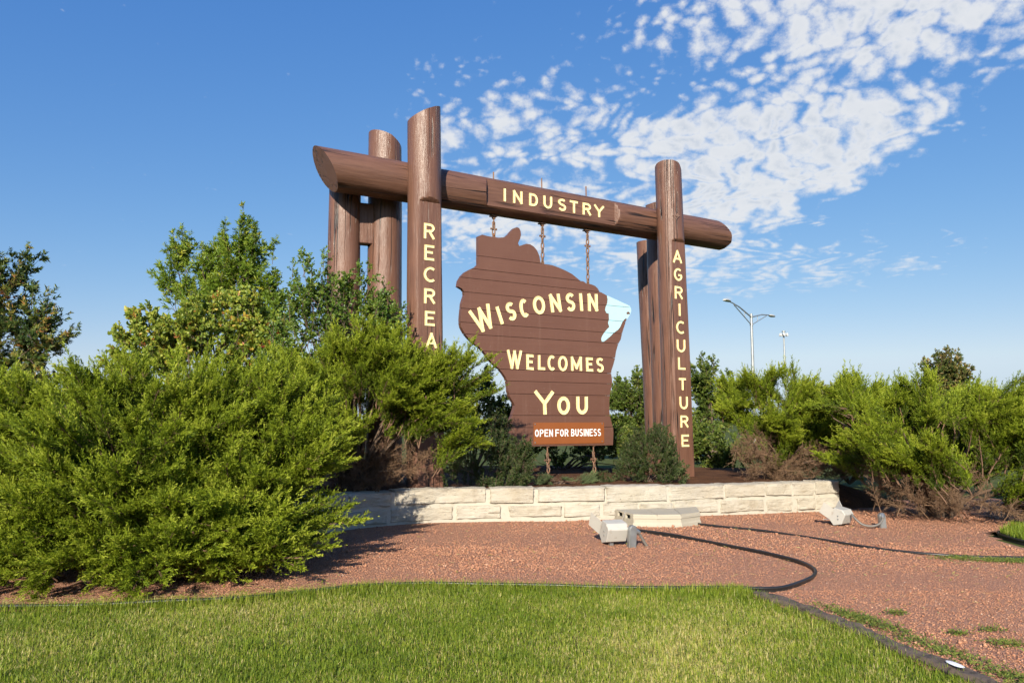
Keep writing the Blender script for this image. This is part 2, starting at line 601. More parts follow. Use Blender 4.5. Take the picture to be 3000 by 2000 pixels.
def in_poly(x, y, poly):
    inside = np.zeros(np.shape(x), bool)
    n = len(poly)
    for i in range(n):
        x1, y1 = poly[i]
        x2, y2 = poly[(i + 1) % n]
        c = ((y1 > y) != (y2 > y)) & (x < (x2 - x1) * (y - y1) / ((y2 - y1) or 1e-9) + x1)
        inside ^= c
    return inside


U = Vector((0.8642, 0.5031, 0))      # along the sign, to the right and away
N = Vector((-0.5031, 0.8642, 0))     # away from the road
O = Vector((-1.667, 12.92, 0))       # where the beam axis passes the first post
RZ = math.atan2(U.y, U.x)
OUT = [(1.19,4.934),(1.271,4.973),(1.366,4.96),(1.503,4.955),(1.614,4.957),(1.712,4.974),(1.782,5.007),(1.838,5.059),(1.895,5.127),(1.952,5.184),(2.009,5.207),(2.061,5.198),(2.09,5.146),(2.101,5.072),(2.081,4.994),(2.043,4.927),(2.038,4.888),(2.066,4.854),(2.124,4.878),(2.211,4.914),(2.298,4.914),(2.386,4.879),(2.459,4.811),(2.509,4.715),(2.538,4.578),(2.681,4.567),(2.801,4.562),(2.952,4.531),(3.105,4.49),(3.259,4.438),(3.352,4.385),(3.446,4.328),(3.556,4.31),(3.619,4.271),(3.731,4.273),(3.827,4.25),(3.891,4.203),(3.929,4.148),(4.036,4.109),(4.117,4.079),(4.683,3.915),(4.723,3.869),(4.728,3.802),(4.696,3.732),(4.602,3.618),(4.539,3.466),(4.486,3.33),(4.45,3.208),(4.392,3.125),(4.357,3.044),(4.322,2.937),(4.3,2.817),(4.258,2.697),(4.207,2.577),(4.196,2.512),(4.214,2.408),(4.219,2.317),(4.194,2.225),(4.156,2.094),(4.141,1.964),(4.138,1.796),(4.149,1.667),(4.189,1.539),(4.229,1.422),(4.234,1.332),(4.217,1.094),(1.827,1.106),(1.84,1.484),(1.862,1.579),(1.909,1.674),(1.951,1.794),(1.965,1.854),(1.923,1.925),(1.854,2.02),(1.826,2.115),(1.818,2.223),(1.798,2.306),(1.771,2.366),(1.715,2.436),(1.647,2.505),(1.51,2.608),(1.415,2.688),(1.348,2.78),(1.213,2.904),(1.107,2.958),(1.001,3.047),(0.935,3.114),(0.896,3.17),(0.856,3.238),(0.838,3.319),(0.842,3.437),(0.854,3.556),(0.866,3.675),(0.892,3.748),(0.917,3.822),(0.904,3.892),(0.864,3.936),(0.78,3.964),(0.798,4.072),(0.849,4.16),(0.927,4.24),(1.046,4.312),(1.139,4.357),(1.192,4.411)]
LAKE = [(4.117,4.079),(4.683,3.915),(4.723,3.869),(4.728,3.802),(4.696,3.732),(4.616,3.63),(4.583,3.649),(4.542,3.619),(4.48,3.543),(4.438,3.46),(4.387,3.404),(4.269,3.33),(4.169,3.245),(4.07,3.174),(4.011,3.14),(3.972,3.14),(3.956,3.181),(3.98,3.248),(4.04,3.33),(4.113,3.4),(4.163,3.443),(4.134,3.521),(4.159,3.602),(4.154,3.715),(4.095,3.722),(4.063,3.78),(4.081,3.848),(4.121,3.917),(4.132,3.998)]
WIS = [('W',(0.989,3.53),(1.405,3.709),(1.169,3.124)),('I',(1.545,3.647),(1.61,3.67),(1.662,3.333)),('S',(1.742,3.724),(1.916,3.793),(1.841,3.394)),('C',(2.034,3.823),(2.202,3.866),(2.103,3.478)),('O',(2.336,3.912),(2.602,3.951),(2.385,3.566)),('N',(2.718,3.985),(2.961,4.018),(2.774,3.638)),('S',(3.103,4.041),(3.307,4.064),(3.133,3.681)),('I',(3.422,4.064),(3.499,4.07),(3.449,3.717)),('N',(3.634,4.075),(3.874,4.087),(3.642,3.731))]
WEL = [('W',(1.793,2.874),(2.112,2.875),(1.796,2.529)),('E',(2.209,2.814),(2.367,2.808),(2.213,2.525)),('L',(2.467,2.806),(2.628,2.806),(2.466,2.529)),('C',(2.683,2.815),(2.845,2.815),(2.684,2.523)),('O',(2.921,2.812),(3.136,2.817),(2.922,2.519)),('M',(3.219,2.808),(3.472,2.815),(3.225,2.534)),('E',(3.575,2.808),(3.74,2.81),(3.585,2.535)),('S',(3.83,2.813),(4.005,2.816),(3.83,2.526)),('Y',(2.387,2.135),(2.813,2.134),(2.406,1.693)),('O',(2.898,2.035),(3.184,2.036),(2.9,1.689)),('U',(3.339,2.039),(3.609,2.04),(3.339,1.697))]
IND = [('I',(1.606,5.842),(1.656,5.844),(1.615,5.601)),('N',(1.81,5.843),(2.009,5.85),(1.81,5.603)),('D',(2.16,5.837),(2.352,5.847),(2.166,5.605)),('U',(2.478,5.834),(2.675,5.841),(2.486,5.601)),('S',(2.815,5.835),(2.995,5.836),(2.813,5.594)),('T',(3.091,5.835),(3.28,5.843),(3.095,5.596)),('R',(3.392,5.84),(3.592,5.848),(3.396,5.597)),('Y',(3.673,5.834),(3.914,5.842),(3.681,5.596))]
REC = [('R',(-0.118,4.858),(0.074,4.884),(-0.115,4.608)),('E',(-0.105,4.492),(0.075,4.513),(-0.102,4.243)),('C',(-0.112,4.122),(0.092,4.143),(-0.109,3.875)),('R',(-0.1,3.758),(0.096,3.775),(-0.097,3.514)),('E',(-0.082,3.383),(0.1,3.396),(-0.079,3.143)),('A',(-0.06,3.02),(0.139,3.032),(-0.057,2.777))]
AGR = [('A',(-0.174,5.01),(0.061,5.037),(-0.181,4.762)),('G',(-0.158,4.644),(0.053,4.666),(-0.165,4.394)),('R',(-0.15,4.273),(0.057,4.291),(-0.158,4.024)),('I',(-0.064,3.926),(0.0,3.931),(-0.071,3.681)),('C',(-0.13,3.57),(0.084,3.584),(-0.138,3.315)),('U',(-0.127,3.192),(0.098,3.204),(-0.134,2.944)),('L',(-0.1,2.833),(0.094,2.841),(-0.108,2.592)),('T',(-0.091,2.423),(0.096,2.428),(-0.098,2.183)),('U',(-0.087,2.053),(0.129,2.056),(-0.095,1.803)),('R',(-0.076,1.679),(0.128,1.68),(-0.084,1.439)),('E',(-0.059,1.301),(0.142,1.299),(-0.066,1.06))]

# ------------------------------------------------------------------ the setting: ground, gravel, planter
R = random.Random(7)
RG = np.random.default_rng(11)

pb = PB()
nseg = 64
ring = [(math.cos(2 * math.pi * i / nseg) * 6000, math.sin(2 * math.pi * i / nseg) * 6000, -0.03) for i in range(nseg)]
pb.add([(0, 0, -0.03)] + ring, [(0, i + 1, (i + 1) % nseg + 1) for i in range(nseg)])
tag(pb.build('ground', M_FIELD), kind='structure')

EDGE_PATH = [(-9.0, 6.35), (-6.5, 6.45), (-5.0, 6.47), (-3.86, 6.5), (-3.21, 6.61), (-2.4, 6.79), (-1.87, 7.05), (-1.29, 7.31), (-0.65, 7.37), (0.32, 7.28), (1.27, 7.18),
             (1.91, 7.19), (2.21, 7.16), (2.47, 7.18), (2.75, 7.4), (3.02, 7.72), (3.17, 8.08), (3.18, 8.5), (3.02, 8.93), (2.74, 9.48), (2.44, 9.99), (2.12, 10.5), (1.72, 10.9)]
EDGE2_PATH = [(2.81, 11.6), (3.1, 11.3), (3.63, 10.8), (4.06, 10.13), (4.42, 9.48), (4.8, 9.06), (5.31, 8.86), (5.85, 8.78), (6.25, 8.72)]
EDGE3_PATH = [(7.7, 9.0), (7.1, 9.28), (6.71, 9.7), (6.65, 10.2), (6.78, 10.7), (7.3, 11.2)]
TIMBER_PATH = [(2.24, 7.02), (2.47, 6.39), (2.59, 5.89), (2.69, 5.33), (2.81, 4.9), (2.98, 4.2), (3.1, 3.6)]
TIMBER2_PATH = [(6.2, 8.62), (6.6, 8.35), (7.2, 8.1)]
GRAVEL_POLY = [p for p in smooth_path(EDGE_PATH[:13], 4)] + TIMBER_PATH + [(3.4, 2.2), (8.5, 2.2), (9.0, 6.5), (7.2, 8.1), (6.5, 8.5), (6.25, 9.5), (6.36, 10.2), (6.6, 10.8), (8.2, 11.6), (10.5, 13.5), (9.5, 15.5), (5, 14.5), (0, 12.6), (-2.5, 12.3), (-9, 11)]
WALL_PATH = [(-3.4, 8.9), (-3.1, 9.73), (-2.81, 10.45), (-2.45, 10.98), (-2.0, 11.4), (-1.05, 11.8), (0, 11.95), (1.07, 12.07), (2.19, 12.3), (3.4, 12.66), (4.65, 13.05), (5.77, 13.42)]


def grid_sheet(name, poly, step, hfun, mat):
    xs = [p[0] for p in poly]
    ys = [p[1] for p in poly]
    x0, x1, y0, y1 = min(xs), max(xs), min(ys), max(ys)
    nx, ny = int((x1 - x0) / step) + 1, int((y1 - y0) / step) + 1
    X, Y = np.meshgrid(x0 + np.arange(nx) * step, y0 + np.arange(ny) * step)
    ok = in_poly(X, Y, poly)
    Z = hfun(X, Y)
    V = np.stack([X, Y, Z], -1).reshape(-1, 3)
    idx = np.arange(nx * ny).reshape(ny, nx)
    q = ok[:-1, :-1] | ok[1:, 1:] | ok[1:, :-1] | ok[:-1, 1:]
    f = np.stack([idx[:-1, :-1][q], idx[:-1, 1:][q], idx[1:, 1:][q], idx[1:, :-1][q]], -1)
    used = np.zeros(len(V), bool)
    used[f.ravel()] = True
    rem = np.cumsum(used) - 1
    me = mesh_np(name, V[used], [rem[f]])
    return link(name, me, None, mat, 180)


def wav(X, Y, a, s, ph=0.0):
    return a * (np.sin(X * s + ph) * np.cos(Y * s * 1.13 + ph * 2) + 0.6 * np.sin(X * s * 2.3 - Y * s * 1.7 + ph))


grav_h = lambda X, Y: 0.004 + np.maximum(0, wav(X, Y, 0.008, 2.1, 0.4) + 0.010)
tag(grid_sheet('gravel_bed', GRAVEL_POLY, 0.12, grav_h, M_GRAVEL), kind='structure')
LAWN_POLY = [(-9, 1.0), (3.6, 1.0)] + TIMBER_PATH[::-1] + [(p[0], p[1] - 0.05) for p in smooth_path(EDGE_PATH[:13], 4)][::-1]
tag(grid_sheet('lawn', LAWN_POLY, 0.12, lambda X, Y: -0.012 + wav(X, Y, 0.006, 1.3), M_TURF), kind='structure')


def sst(t):
    t = np.clip(t, 0, 1)
    return t * t * (3 - 2 * t)


def planter_h(X, Y):
    f = sst((Y - (8.75 - 0.1 * (X + 3.4))) / 1.3) * (X < -3.2) + 1.0 * (X >= -3.2)
    f = f * np.where(X > 5.6, sst((8.0 - X) / 2.4), 1.0) * np.where(Y > 18, sst((22 - Y) / 4), 1.0)
    f = f * np.where(X > 5.55, sst((Y - (13.45 + (X - 5.7) * 0.29)) / 0.7), 1.0)
    return 0.485 * f + wav(X, Y, 0.012, 1.7, 1.0) * f + 0.02 * np.where(X > 2, -1.5, 0.5) - 0.02 * (f < 0.02)


wp = smooth_path(WALL_PATH, 8)


def wall_pt(s):
    d = 0.0
    for a, b in zip(wp[:-1], wp[1:]):
        l = math.hypot(b[0] - a[0], b[1] - a[1])
        if d + l >= s or b is wp[-1]:
            t = (s - d) / l
            p = Vector((a[0] + (b[0] - a[0]) * t, a[1] + (b[1] - a[1]) * t, 0))
            tg = Vector((b[0] - a[0], b[1] - a[1], 0)).normalized()
            return p, tg, Vector((-tg.y, tg.x, 0))    # point, tangent, inward (behind)
        d += l


WALL_LEN = sum(math.hypot(b[0] - a[0], b[1] - a[1]) for a, b in zip(wp[:-1], wp[1:]))
inner = [(p + n * 0.22) for p, t, n in (wall_pt(WALL_LEN * i / 60 * 0.999) for i in range(61))]
PLANTER_POLY = [(p.x, p.y) for p in inner] + [(8.5, 14.4), (11, 16), (11, 22), (-15, 22), (-15, 9.6), (-3.5, 8.8)]
tag(grid_sheet('planter_bed', PLANTER_POLY, 0.16, planter_h, M_SOIL), kind='structure')

# ------------------------------------------------------------------ limestone retaining wall
wall = empty('stone_wall', (1.07, 12.25, 0))
tag(wall, 'low curved retaining wall of pale rough limestone blocks in front of the planter', 'wall')
pb = PB()
NS = 72
cs = []
for i in range(NS + 1):
    p, t, n = wall_pt(WALL_LEN * i / NS * 0.9995)
    cs.append([p + n * 0.012 + Vector((0, 0, -0.1)), p + n * 0.014 + Vector((0, 0, 0.505)), p + n * 0.38 + Vector((0, 0, 0.505)), p + n * 0.40 + Vector((0, 0, -0.1))])
vs = [q for c in cs for q in c]
fs = [(4 * i + j, 4 * i + (j + 1) % 4, 4 * i + 4 + (j + 1) % 4, 4 * i + 4 + j) for i in range(NS) for j in range(4)]
fs += [(3, 2, 1, 0), tuple(4 * NS + j for j in range(4))]
pb.add(vs, fs)
pb.build('mortar_core', M_MORTAR, wall, None, 0, wall.location)


def rough_stone(s0, s1, z0, z1, seed, depth=0.20, proud=0.0):
    rr = random.Random(seed)
    p0, t0, n0 = wall_pt(max(0, s0))
    p1, t1, n1 = wall_pt(min(WALL_LEN * 0.9995, s1))
    c = (p0 + p1) / 2
    nx, nz = max(7, int((s1 - s0) / 0.06) + 2), 8
    vs, fs = [], []
    tl = [rr.uniform(-0.012, 0.012) for _ in range(4)]
    ea, eb = 0.016 / (s1 - s0), 0.014 / (z1 - z0)
    As = [0, ea] + [ea + (1 - 2 * ea) * i / (nx - 2) for i in range(1, nx - 2)] + [1 - ea, 1]
    Bs_ = [0, eb] + [eb + (1 - 2 * eb) * i / (nz - 2) for i in range(1, nz - 2)] + [1 - eb, 1]
    for iz in range(nz + 1):
        for ix in range(nx + 1):
            a, b = As[ix], Bs_[iz]
            p, t, n = wall_pt(min(WALL_LEN * 0.9995, max(0, s0 + (s1 - s0) * a)))
            zz = z0 + (z1 - z0) * b + (tl[0] * (1 - a) + tl[1] * a) * (1 - b) + 0.5 * (tl[2] * (1 - a) + tl[3] * a) * b
            q = Vector((p.x * 3.1, p.y * 3.1, zz * 6 + seed * 3.7))
            bump = mnoise.noise(q) * 0.026 + abs(mnoise.noise(q * 2.6)) * 0.030 + mnoise.noise(q * 7) * 0.010
            edge = min(a, 1 - a) * (s1 - s0), min(b, 1 - b) * (z1 - z0)
            e = min(edge)
            back = 0.024 if e < 1e-6 else 0.0
            p = p + n * (back - bump - 0.008 - proud)
            if ix in (0, nx):
                p = p + t * (mnoise.noise(q * 4) * 0.02)
            if iz in (0, nz):
                zz += mnoise.noise(q * 3) * 0.012
            vs.append(Vector((p.x, p.y, zz)) - c)
    W1 = nx + 1
    for iz in range(nz):
        for ix in range(nx):
            fs.append((iz * W1 + ix, iz * W1 + ix + 1, (iz + 1) * W1 + ix + 1, (iz + 1) * W1 + ix))
    border = [ix for ix in range(W1)] + [iz * W1 + nx for iz in range(1, nz + 1)] + [nz * W1 + ix for ix in range(nx - 1, -1, -1)] + [iz * W1 for iz in range(nz - 1, 0, -1)]
    o0 = len(vs)
    for bi in border:
        v = vs[bi]
        _, t, n = wall_pt(min(WALL_LEN * 0.999, max(0, s0 + (s1 - s0) * ((bi % W1) / nx))))
        vs.append(v + n * depth)
    m = len(border)
    for i in range(m):
        fs.append((border[(i + 1) % m], border[i], o0 + i, o0 + (i + 1) % m))
    fs.append(tuple(o0 + i for i in range(m)))
    me = bpy.data.meshes.new('stone')
    me.from_pydata([tuple(v) for v in vs], [], fs)
    o = link('stone', me, wall, M_STONE, 28)
    o.location = c - wall.location
    return o


top = [(0.0, 0.78), (0.82, 1.66), (1.70, 2.38), (2.44, 3.13), (3.19, 4.61), (4.67, 5.36), (5.43, 6.5), (6.53, 7.57), (7.63, 8.62), (8.66, 9.42), (9.45, 9.96), (9.99, 10.44), (10.47, 10.97)]
bot = [(0.0, 0.5), (0.55, 1.30), (1.36, 2.05), (2.10, 2.66), (2.71, 3.07), (3.12, 4.09), (4.15, 4.84), (4.97, 5.8), (5.84, 6.42), (6.47, 7.06), (7.09, 7.66), (7.70, 8.50), (8.57, 9.4), (9.46, 9.96), (10.08, 10.45), (10.47, 10.97)]
for i, (a, b) in enumerate(top):
    rough_stone(a, b, R.uniform(0.285, 0.315), R.uniform(0.512, 0.535), 100 + i, 0.32, R.uniform(-0.006, 0.016))
for i, (a, b) in enumerate(bot):
    rough_stone(a, b, R.uniform(0.05, 0.085), R.uniform(0.245, 0.275), 200 + i, 0.2, R.uniform(-0.008, 0.008))

# ------------------------------------------------------------------ low step of concrete wall blocks
step = empty('concrete_step', (2.35, 11.85, 0))
tag(step, 'low step of pale concrete wall blocks with hollow ends against the limestone wall', 'step')


def conc_block(name, quad, h, hollow=False):
    """quad: front-left, front-right, back-right, back-left on the ground"""
    pb = PB()
    q = [Vector((x, y, 0)) for x, y in quad]
    c = sum(q, Vector()) / 4
    prof = [(0.0, 0.045), (0.30, 0.028), (0.42, 0.012), (0.68, 0.006), (0.70, 0.022), (0.86, 0.020), (0.88, 0.004), (1.0, 0.0)]
    rows = []
    for f, o in prof:
        rows.append([p + (p - c).normalized() * o * 0.9 + Vector((0, 0, f * h - 0.02 * (f == 0))) for p in q])
    vs = [p for r in rows for p in r]
    fs = []
    for i in range(len(rows) - 1):
        for j in range(4):
            if hollow and j == 3 and 1 <= i <= 5:
                continue
            fs.append((4 * i + j, 4 * i + (j + 1) % 4, 4 * i + 4 + (j + 1) % 4, 4 * i + 4 + j))
    fs.append(tuple(4 * (len(rows) - 1) + j for j in range(4)))
    pb.add(vs, fs)
    return pb, q, rows


step_quads = [[(1.80, 11.36), (2.14, 11.30), (2.10, 12.02), (1.62, 11.98)], [(2.148, 11.30), (2.50, 11.34), (2.56, 12.12), (2.108, 12.02)], [(2.508, 11.35), (2.86, 11.66), (2.98, 12.36), (2.57, 12.13)]]
for i, q in enumerate(step_quads):
    pb, qq, rows = conc_block('block', q, 0.20, i == 0)
    ob = pb.build('block', M_CONC, step, None, 0, step.location)
    if i == 0:
        # the open end: frame bars round two dark cores
        a, b = qq[0], qq[3]
        for f in (0.06, 0.5, 0.94):
            pe = PB()
            p = a.lerp(b, f)
            pe.box((p.x + 0.012, p.y, 0.105), (0.035, 0.11, 0.150), Matrix.Rotation(math.atan2((b - a).y, (b - a).x) - math.pi / 2, 3, 'Z'))
            pe.build('core_web', M_CONC, ob, None, 0, step.location)
        pe = PB()
        p = a.lerp(b, 0.5)
        pe.box((p.x + 0.022, p.y, 0.055), (0.05, (b - a).length * 0.97, 0.11), Matrix.Rotation(math.atan2((b - a).y, (b - a).x) - math.pi / 2, 3, 'Z'))
        pe.build('end_panel', M_CONC, ob, None, 0, step.location)
        pi = PB()
        p = a.lerp(b, 0.5)
        pi.box((p.x + 0.20, p.y - 0.01, 0.10), (0.02, 0.60, 0.15), Matrix.Rotation(math.atan2((b - a).y, (b - a).x) - math.pi / 2, 3, 'Z'))
        pi.build('core_back', M_CONC, ob, None, 0, step.location)

# ------------------------------------------------------------------ log frame
frame = empty('log_sign_frame', (O.x, O.y, 0), RZ)
tag(frame, 'tall rustic gateway of brown painted logs with yellow carved words', 'sign frame')


def log_mesh(name, z0, z1, r0, r1, x0, x1, y0, y1, flat=None, cut_hi=None, cut_lo=None, seed=0, seg=64, knob=1.0, ramp=0.075):
    """log along local z; x/y give the axis at both ends; flat=(dist, za, zb): planed face towards -y"""
    rr = random.Random(seed)
    L = z1 - z0
    zs = [z0 + L * i / 70 for i in range(71)]
    if flat:
        for e in (flat[1], flat[2]):
            if e is not None and z0 < e < z1:
                s_ = 1 if e == flat[2] else -1
                zs = [z for z in zs if not (-0.03 < (z - e) * s_ < ramp + 0.03)] + [e, e + s_ * ramp * 0.33, e + s_ * ramp * 0.66, e + s_ * ramp]
        zs.sort()
    vs, fs = [], []
    for z in zs:
        t = (z - z0) / L
        ax, ay = x0 + (x1 - x0) * t, y0 + (y1 - y0) * t
        rad = r0 + (r1 - r0) * t
        for j in range(seg):
            w = 2 * math.pi * j / seg
            q = Vector((math.cos(w) * 0.9 + seed * 5.3, math.sin(w) * 0.9, z * 0.55))
            q2 = Vector((math.cos(w) * 3 + seed * 2.3, math.sin(w) * 3, z * 1.3))
            q3 = Vector((math.cos(w) * 8 + seed, math.sin(w) * 8, z * 0.5))
            rn = rad * (1 + knob * (0.045 * mnoise.noise(q) + 0.016 * mnoise.noise(q2) + 0.009 * mnoise.noise(q3)))
            x, y = math.cos(w) * rn, math.sin(w) * rn
            if flat:
                over = max(0.0, (flat[1] - z) if flat[1] is not None else 0.0, (z - flat[2]) if flat[2] is not None else 0.0)
                if over < ramp:
                    y = max(y, -flat[0] - over / ramp * (rad * 1.04 - flat[0]) + 0.003 * mnoise.noise(Vector((x * 4, z * 1.5, seed))))
            zz = z
            if cut_hi:
                zz += max(0, min(1, (z - (z1 - 1.0)) / 1.0)) * cut_hi(x, y)
            if cut_lo:
                zz += max(0, min(1, ((z0 + 1.0) - z) / 1.0)) * cut_lo(x, y)
            vs.append((x + ax, y + ay, zz))
    n = len(zs)
    for i in range(n - 1):
        for j in range(seg):
            j2 = (j + 1) % seg
            fs.append((i * seg + j, i * seg + j2, (i + 1) * seg + j2, (i + 1) * seg + j))
    fs.append(tuple(range(seg - 1, -1, -1)))
    fs.append(tuple((n - 1) * seg + j for j in range(seg)))
    me = bpy.data.meshes.new(name)
    me.from_pydata(vs, [], fs)
    return me


def loc2(x, y):
    d = Vector((x, y, 0)) - O
    return d.dot(U), d.dot(N)


LU, LN = -0.025, -0.414
RU, RN = 5.472, -0.490
post_l = link('post', log_mesh('post', 0.2, 6.84, 0.318, 0.278, LU + 0.066, LU - 0.05, LN, LN, (0.21, None, 5.24), lambda x, y: 0.52 * x - 0.12 * y, seed=1), frame, M_LOG, 24)
post_l['label'] = 'near front post with RECREATION carved down its planed face'
post_r = link('post', log_mesh('post', 0.1, 6.80, 0.312, 0.272, RU + 0.064, RU - 0.053, RN, RN, (0.21, None, 5.20), lambda x, y: -0.30 * x - 0.25 * y - 0.6 * max(0, x - 0.05), seed=2), frame, M_LOG, 24)
post_r['label'] = 'far front post with AGRICULTURE carved down its planed face'
for i, (xb, xt, yb, yt, zt, r, ch) in enumerate(((-2.22, -2.31, 13.22, 13.22, 6.66, 0.305, lambda x, y: -0.34 * x - 0.2 * max(0, x)), (-2.93, -2.95, 12.92, 12.92, 5.70, 0.285, None),
                                                 (3.42, 3.30, 16.5, 16.5, 6.46, 0.30, lambda x, y: 0.3 * x), (3.38, 3.20, 17.2, 17.2, 5.70, 0.30, None))):
    b, t = loc2(xb, yb), loc2(xt, yt)
    link('post', log_mesh('post', 0.1, zt, r * 1.06, r * 0.97, b[0], t[0], b[1], t[1], None, ch, seed=11 + i), frame, M_LOG, 24)
# spacer block between the two rear posts on the near side
a, b = loc2(-2.30, 13.2), loc2(-2.95, 12.92)
pb = PB()
pb.box(((a[0] + b[0]) / 2, (a[1] + b[1]) / 2 - 0.04, 5.03), (0.55, 0.22, 0.72), Matrix.Rotation(math.atan2(b[1] - a[1], b[0] - a[0]), 3, 'Z'))
pb.build('spacer_block', M_LOG, frame, None, 0.012)

BZ = 5.72
beam = link('beam', log_mesh('beam', -1.655, 7.38, 0.350, 0.318, 0, 0.0, 0, 0, (0.24, 1.262, 4.185), lambda x, y: (0.75 * x if x < 0 else 0.35 * x) - 0.9 * max(0, x - 0.2), lambda x, y: 0.57 * x, seed=5, knob=0.8, ramp=0.07), frame, M_BEAM, 24)
beam.rotation_euler = (0, math.pi / 2, 0)
beam.location = (0, 0, BZ)
beam['label'] = 'long horizontal log with INDUSTRY carved in its planed face'
BINV = (Matrix.Translation((0, 0, BZ)) @ Matrix.Rotation(math.pi / 2, 4, 'Y')).inverted()
for u, zt in ((1.53, 6.21), (2.60, 6.27), (3.66, 6.275)):
    pb = PB()
    pb.tube([(u, 0.0, 5.33), (u + 0.003, 0, 5.8), (u - 0.004, 0, zt)], 0.013, 8)
    r_ = pb.build('rod', M_RUST, beam, 40)
    r_.matrix_parent_inverse = BINV
    pb = PB()
    pb.box((u, 0, 5.365), (0.13, 0.11, 0.02))
    pb.box((u, 0, 5.345), (0.05, 0.05, 0.03))
    w_ = pb.build('washer_plate', M_RUST, beam)
    w_.matrix_parent_inverse = BINV
# diamond washers where the bolts come through
for po, pu, pn, z, rot in ((post_r, RU - 0.12, RN, 5.72, 0.7),):
    pb = PB()
    M3 = Matrix.Rotation(-0.42, 3, 'Z') @ Matrix.Rotation(rot, 3, 'Y')
    c = Vector((pu, pn - 0.268, z))
    pb.box(c, (0.11, 0.012, 0.11), M3)
    pb.box(c + Vector((0.0, -0.016, 0)), (0.035, 0.025, 0.035), M3)
    pb.build('bolt_plate', M_BEAM, po)

# ------------------------------------------------------------------ carved letters
ARC = lambda cx, cy, rx, ry, a0, a1, n=10: [(cx + rx * math.cos(math.radians(a0 + (a1 - a0) * i / n)), cy + ry * math.sin(math.radians(a0 + (a1 - a0) * i / n))) for i in range(n + 1)]
GLYPH = {
    'I': [[(0.5, 0), (0.5, 1)]],
    'N': [[(0, 0), (0, 1)], [(0, 1), (1, 0)], [(1, 0), (1, 1)]],
    'D': [[(0, 0), (0, 1)], [(0, 1)] + ARC(0.45, 0.5, 0.55, 0.5, 90, -90) + [(0, 0)]],
    'U': [[(0, 1), (0, 0.4)] + ARC(0.5, 0.4, 0.5, 0.4, 180, 360) + [(1, 0.4), (1, 1)]],
    'S': [ARC(0.5, 0.76, 0.5, 0.24, 35, 90, 4) + ARC(0.5, 0.76, 0.5, 0.24, 105, 240, 7) + [(0.5, 0.51)] + ARC(0.5, 0.25, 0.5, 0.25, 60, -90, 8) + ARC(0.5, 0.25, 0.5, 0.25, -105, -150, 4)],
    'T': [[(0, 1), (1, 1)], [(0.5, 1), (0.5, 0)]],
    'R': [[(0, 0), (0, 1)], [(0, 1), (0.5, 1)] + ARC(0.55, 0.75, 0.45, 0.25, 90, -90) + [(0, 0.5)], [(0.5, 0.5), (1, 0)]],
    'Y': [[(0, 1), (0.5, 0.46)], [(1, 1), (0.5, 0.46)], [(0.5, 0.5), (0.5, 0)]],
    'W': [[(0, 1), (0.28, 0)], [(0.28, 0), (0.5, 0.98)], [(0.5, 0.98), (0.72, 0)], [(0.72, 0), (1, 1)]],
    'C': [ARC(0.62, 0.5, 0.62, 0.5, 52, 308, 16)],
    'O': [ARC(0.5, 0.5, 0.5, 0.5, 90, 450, 24)],
    'E': [[(0, 0), (0, 1)], [(0, 1), (1, 1)], [(0, 0.53), (0.82, 0.53)], [(0, 0), (1, 0)]],
    'L': [[(0, 1), (0, 0)], [(0, 0), (1, 0)]],
    'M': [[(0, 0), (0, 1)], [(0, 1), (0.5, 0.15)], [(0.5, 0.15), (1, 1)], [(1, 1), (1, 0)]],
    'A': [[(0, 0), (0.5, 1)], [(0.5, 1), (1, 0)], [(0.2, 0.3), (0.8, 0.3)]],
    'G': [ARC(0.55, 0.5, 0.55, 0.5, 50, 330, 16) + [(1, 0.45)], [(0.6, 0.45), (1, 0.45)]],
    'P': [[(0, 0), (0, 1)], [(0, 1), (0.5, 1)] + ARC(0.5, 0.74, 0.5, 0.26, 90, -90) + [(0, 0.48)]],
    'F': [[(0, 0), (0, 1)], [(0, 1), (1, 1)], [(0, 0.53), (0.85, 0.53)]],
    'B': [[(0, 0), (0, 1)], [(0, 1), (0.45, 1)] + ARC(0.5, 0.765, 0.44, 0.235, 90, -90) + [(0, 0.53)], [(0, 0.53), (0.45, 0.53)] + ARC(0.5, 0.265, 0.5, 0.265, 90, -90) + [(0, 0)]],
}


